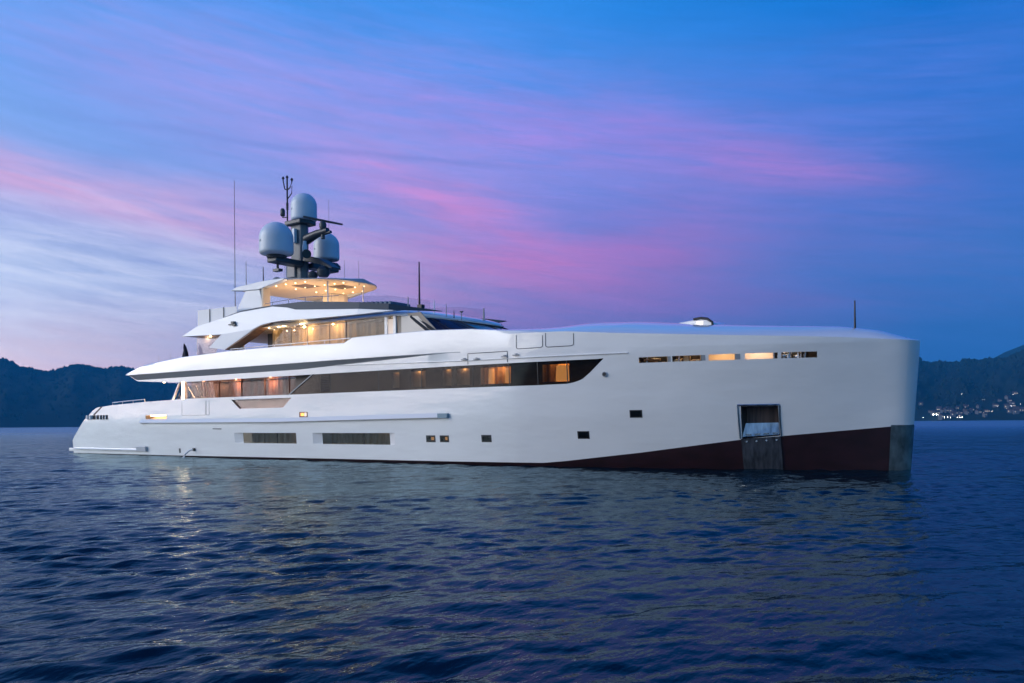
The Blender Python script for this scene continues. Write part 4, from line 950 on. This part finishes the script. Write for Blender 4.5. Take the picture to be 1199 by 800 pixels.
mb = MB(); mb.prism_xz([(MX+.3, 11.05), (MX+.4, 11.4), (MX+1.7, 11.05), (MX+2.75, 10.45), (MX+2.7, 10.36), (MX+1.6, 10.75)], -.35, .35); mb.build('forward_arm', M['dark'], mst, bevel=.04)
mb = MB(); mb.lathe([(.25, 0), (.36, .15), (.36, .4), (.2, .58)], (MX+2.0, -.3, 9.98), 16); mb.lathe([(.2, 0), (.28, .1), (.28, .3), (.1, .4)], (MX+1.35, -.5, 9.95), 14); mb.build('searchlight', M['dark'], mst, smooth=40)
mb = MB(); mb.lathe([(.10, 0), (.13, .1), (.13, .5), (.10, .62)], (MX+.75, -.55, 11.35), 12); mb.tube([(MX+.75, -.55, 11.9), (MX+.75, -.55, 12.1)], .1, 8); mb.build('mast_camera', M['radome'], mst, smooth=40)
mb = MB(); mb.tube([(MX+.9, -.6, 11.3), (MX+1.15, -.75, 11.3)], [.2, .26], 14); mb.build('horn', M['black'], mst)
mb = MB(); mb.tube([(MX-.3, -1.6, 10.85), (MX-.3, -1.6, 10.45)], .07, 8); mb.box(MX-.55, MX-.05, -1.75, -1.45, 10.36, 10.5); mb.build('floodlight', M['dark'], mst)
mb = MB(); mb.lathe([(.3, 0), (.3, .12), (.18, .3), (.02, .36)], (MX+.0, -1.9, 9.62), 18); mb.build('gps_dome', M['grey'], HT, smooth=50)
mb = MB(); px = -8.5; mb.tube([(px, 0, 13.3), (px, 0, 16.2)], .05, 6)
for dx, z in ((-.36, 16.15), (.42, 15.92)): mb.tube([(px, 0, 15.45), (px+dx*.6, 0, 15.55), (px+dx, 0, z-.08), (px+dx, 0, z+.06)], .035, 6)
mb.tube([(px, 0, 14.9), (px+.4, 0, 15.2), (px+.42, 0, 15.6)], .03, 6)
for x, z in ((px, 16.2), (px-.36, 16.2), (px+.42, 15.98)): mb.lathe([(.03, -.08), (.09, 0), (.03, .1)], (x, 0, z), 8)
mb.lathe([(.07, -.2), (.07, .2)], (px, 0, 14.5), 8); mb.build('signal_mast', M['black'], mst)
mb = MB(); mb.lathe([(.10, 0), (.14, .06), (.14, .36), (.08, .46)], (px-.42, 0, 13.98), 12); mb.tube([(px-.45, 0, 13.92), (px, 0, 13.86)], .03, 6); mb.build('nav_lamp', M['dark'], mst, smooth=40)
# whip aerials
def aerial(x, y, z0, z1, r=.016, m_='grey', name='whip_aerial'):
    return MB().tube([(x, y, z0), (x, y, z0+(z1-z0)*.15), (x, y, z1)], [r*1.5, r, r*.6], 6).build(name, M[m_], Y)
aerial(-9.7, -2.75, 7.9, 15.6, .022, 'dark'); aerial(-8.89, -2.6, 9.5, 10.95, .02, 'dark'); aerial(-7.38, -2.6, 9.55, 10.48, .035, 'dark')
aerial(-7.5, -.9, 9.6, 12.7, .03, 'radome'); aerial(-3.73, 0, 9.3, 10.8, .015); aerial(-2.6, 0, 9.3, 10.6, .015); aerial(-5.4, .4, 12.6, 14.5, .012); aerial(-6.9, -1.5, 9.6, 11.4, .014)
aerial(1.8, 0, 7.4, 10.05, .055, 'black', 'staff'); MB().box(1.75, 2.05, -.12, .12, 7.3, 7.85).build('staff_step', M['black'], Y)
aerial(3.35, -2.5, 6.9, 7.83, .04, 'grey', 'staff'); aerial(5.74, -2.5, 6.7, 7.3, .02); aerial(7.7, -2.2, 6.4, 6.95, .05, 'grey', 'staff'); aerial(6.2, -2.5, 6.6, 6.95, .025, 'dark')
aerial(4.65, -2.1, 6.9, 7.6, .03, 'radome', 'staff')
mb = MB(); mb.tube([(6.4, -2.2, 6.5), (6.4, -2.2, 6.85)], .02, 6); mb.tube([(6.4, -2.2, 6.85), (6.4, -2.2, 6.92)], [.03, .10], 8); mb.build('horn', M['grey'], Y)
aerial(23.13, 0, 4.9, 6.14, .04, 'black', 'jack_staff')

# --- stern details
mb = MB(); mb.tube([(-20.46, -4.05, 3.0), (-20.46, -4.05, 3.24), (-18.5, -4.05, 3.31), (-16.8, -4.05, 3.36), (-16.8, -4.05, 3.1)], .03, 6); sr_ = mb.build('stern_rail', M['white'], Y)
for x in (-19.3, -18.1): MB().tube([(x, -4.05, 3.05), (x, -4.05, 3.28)], .022, 6).build('stanchion', M['white'], sr_)
mb = MB(); n = 8; P_ = [(-22.35 + 1.05*t, 2.48+.52*t) for t in np.linspace(0, 1, n)]
mb.grid([[surf(x, z, .006), surf(x+.26, z, .006)] for x, z in P_]); mb.build('stern_gap', mat('brown_recess', (.10, .06, .05), .6), Y)
mb = MB(); mb.grid(strip(-23.1, -20.4, 2.19, 2.47, .004, 10)); fl = mb.build('mooring_opening', M['dark'], Y)
for k, x in enumerate((-22.9, -22.45, -21.75, -21.3, -20.95, -20.6)):
    mb = MB(); w_ = .26 if k < 2 else .10; a_ = surf(x, 2.2, .05); b_ = surf(x, 2.46, .05); mb.tube([a_, b_], w_*.5, 8); mb.build('fairlead_roller', M['white' if k < 2 else 'steel'], fl, smooth=50)
for x in (-22.0, -21.1, -20.75): mb = MB(); mb.tube([surf(x, 2.2, .03), surf(x+.05, 2.46, .03)], .05, 6); mb.build('roller_pin', M['black'], fl)
mb = MB(); mb.box(-26.1, -25.2, -4.0, 4.0, .12, .34); mb.build('swim_platform', M['white'], Y, bevel=.04)
# furled ensign
t = empty('ensign_staff', (-12.9, -3.9, 5.55), 'thin leaning staff with furled navy flag on the upper deck aft edge', 'flagstaff')
MB().tube([(.05, 0, 0), (.0, 0, .4), (-.02, 0, .95)], .02, 6).build('staff', M['dark'], t)
mb = MB(); mb.tube([(.18, 0, .12), (.12, .02, .4), (.04, 0, .75), (-.02, 0, .92)], [.14, .13, .09, .03], 8); mb.tube([(-.12, 0, .12), (-.08, 0, .35), (-.03, 0, .55)], [.07, .06, .02], 7); mb.build('flag', M['navyflag'], t, smooth=60)
aerial(-15.2, -4.1, 5.3, 5.95, .012); aerial(-14.0, -4.1, 5.4, 6.0, .012)
# white cover on the foredeck with a dark rounded front edge
mb = MB(); pr = [(15.2, 5.5), (15.6, 5.72), (16.4, 5.79), (17.2, 5.87), (17.5, 5.90), (17.75, 5.85), (17.95, 5.72), (18.0, 5.5)]
mb.prism_xz(pr, -.8, .9); o = mb.build('deck_hatch', M['white'], Y, bevel=.04); o.location.z = -.05
mb = MB(); mb.tube([(17.2, -.82, 5.89), (17.5, -.82, 5.92), (17.78, -.82, 5.87), (17.98, -.82, 5.72), (18.02, -.82, 5.5)], .05, 8); mb.build('hatch_rim', M['black'], o, smooth=60)
mb = MB(); mb.box(17.3, 17.6, -.815, -.80, 5.66, 5.80); mb.build('hatch_lamp', M['lampw'], o)

# --- cooling water falling from the outlet
c = surf(-11.2, .4, .12)
mb = MB(); mb.tube([(c[0], c[1], .42), (c[0]-.10, c[1]-.16, .36), (c[0]-.25, c[1]-.30, .18), (c[0]-.32, c[1]-.36, -.03)], [.03, .04, .05, .08], 8)
o = mb.build('water_stream', mat('foamy_water', (.75, .78, .82), .3), None, smooth=60); tag(o, 'thin white stream of cooling water pouring from the hull outlet', 'water jet')
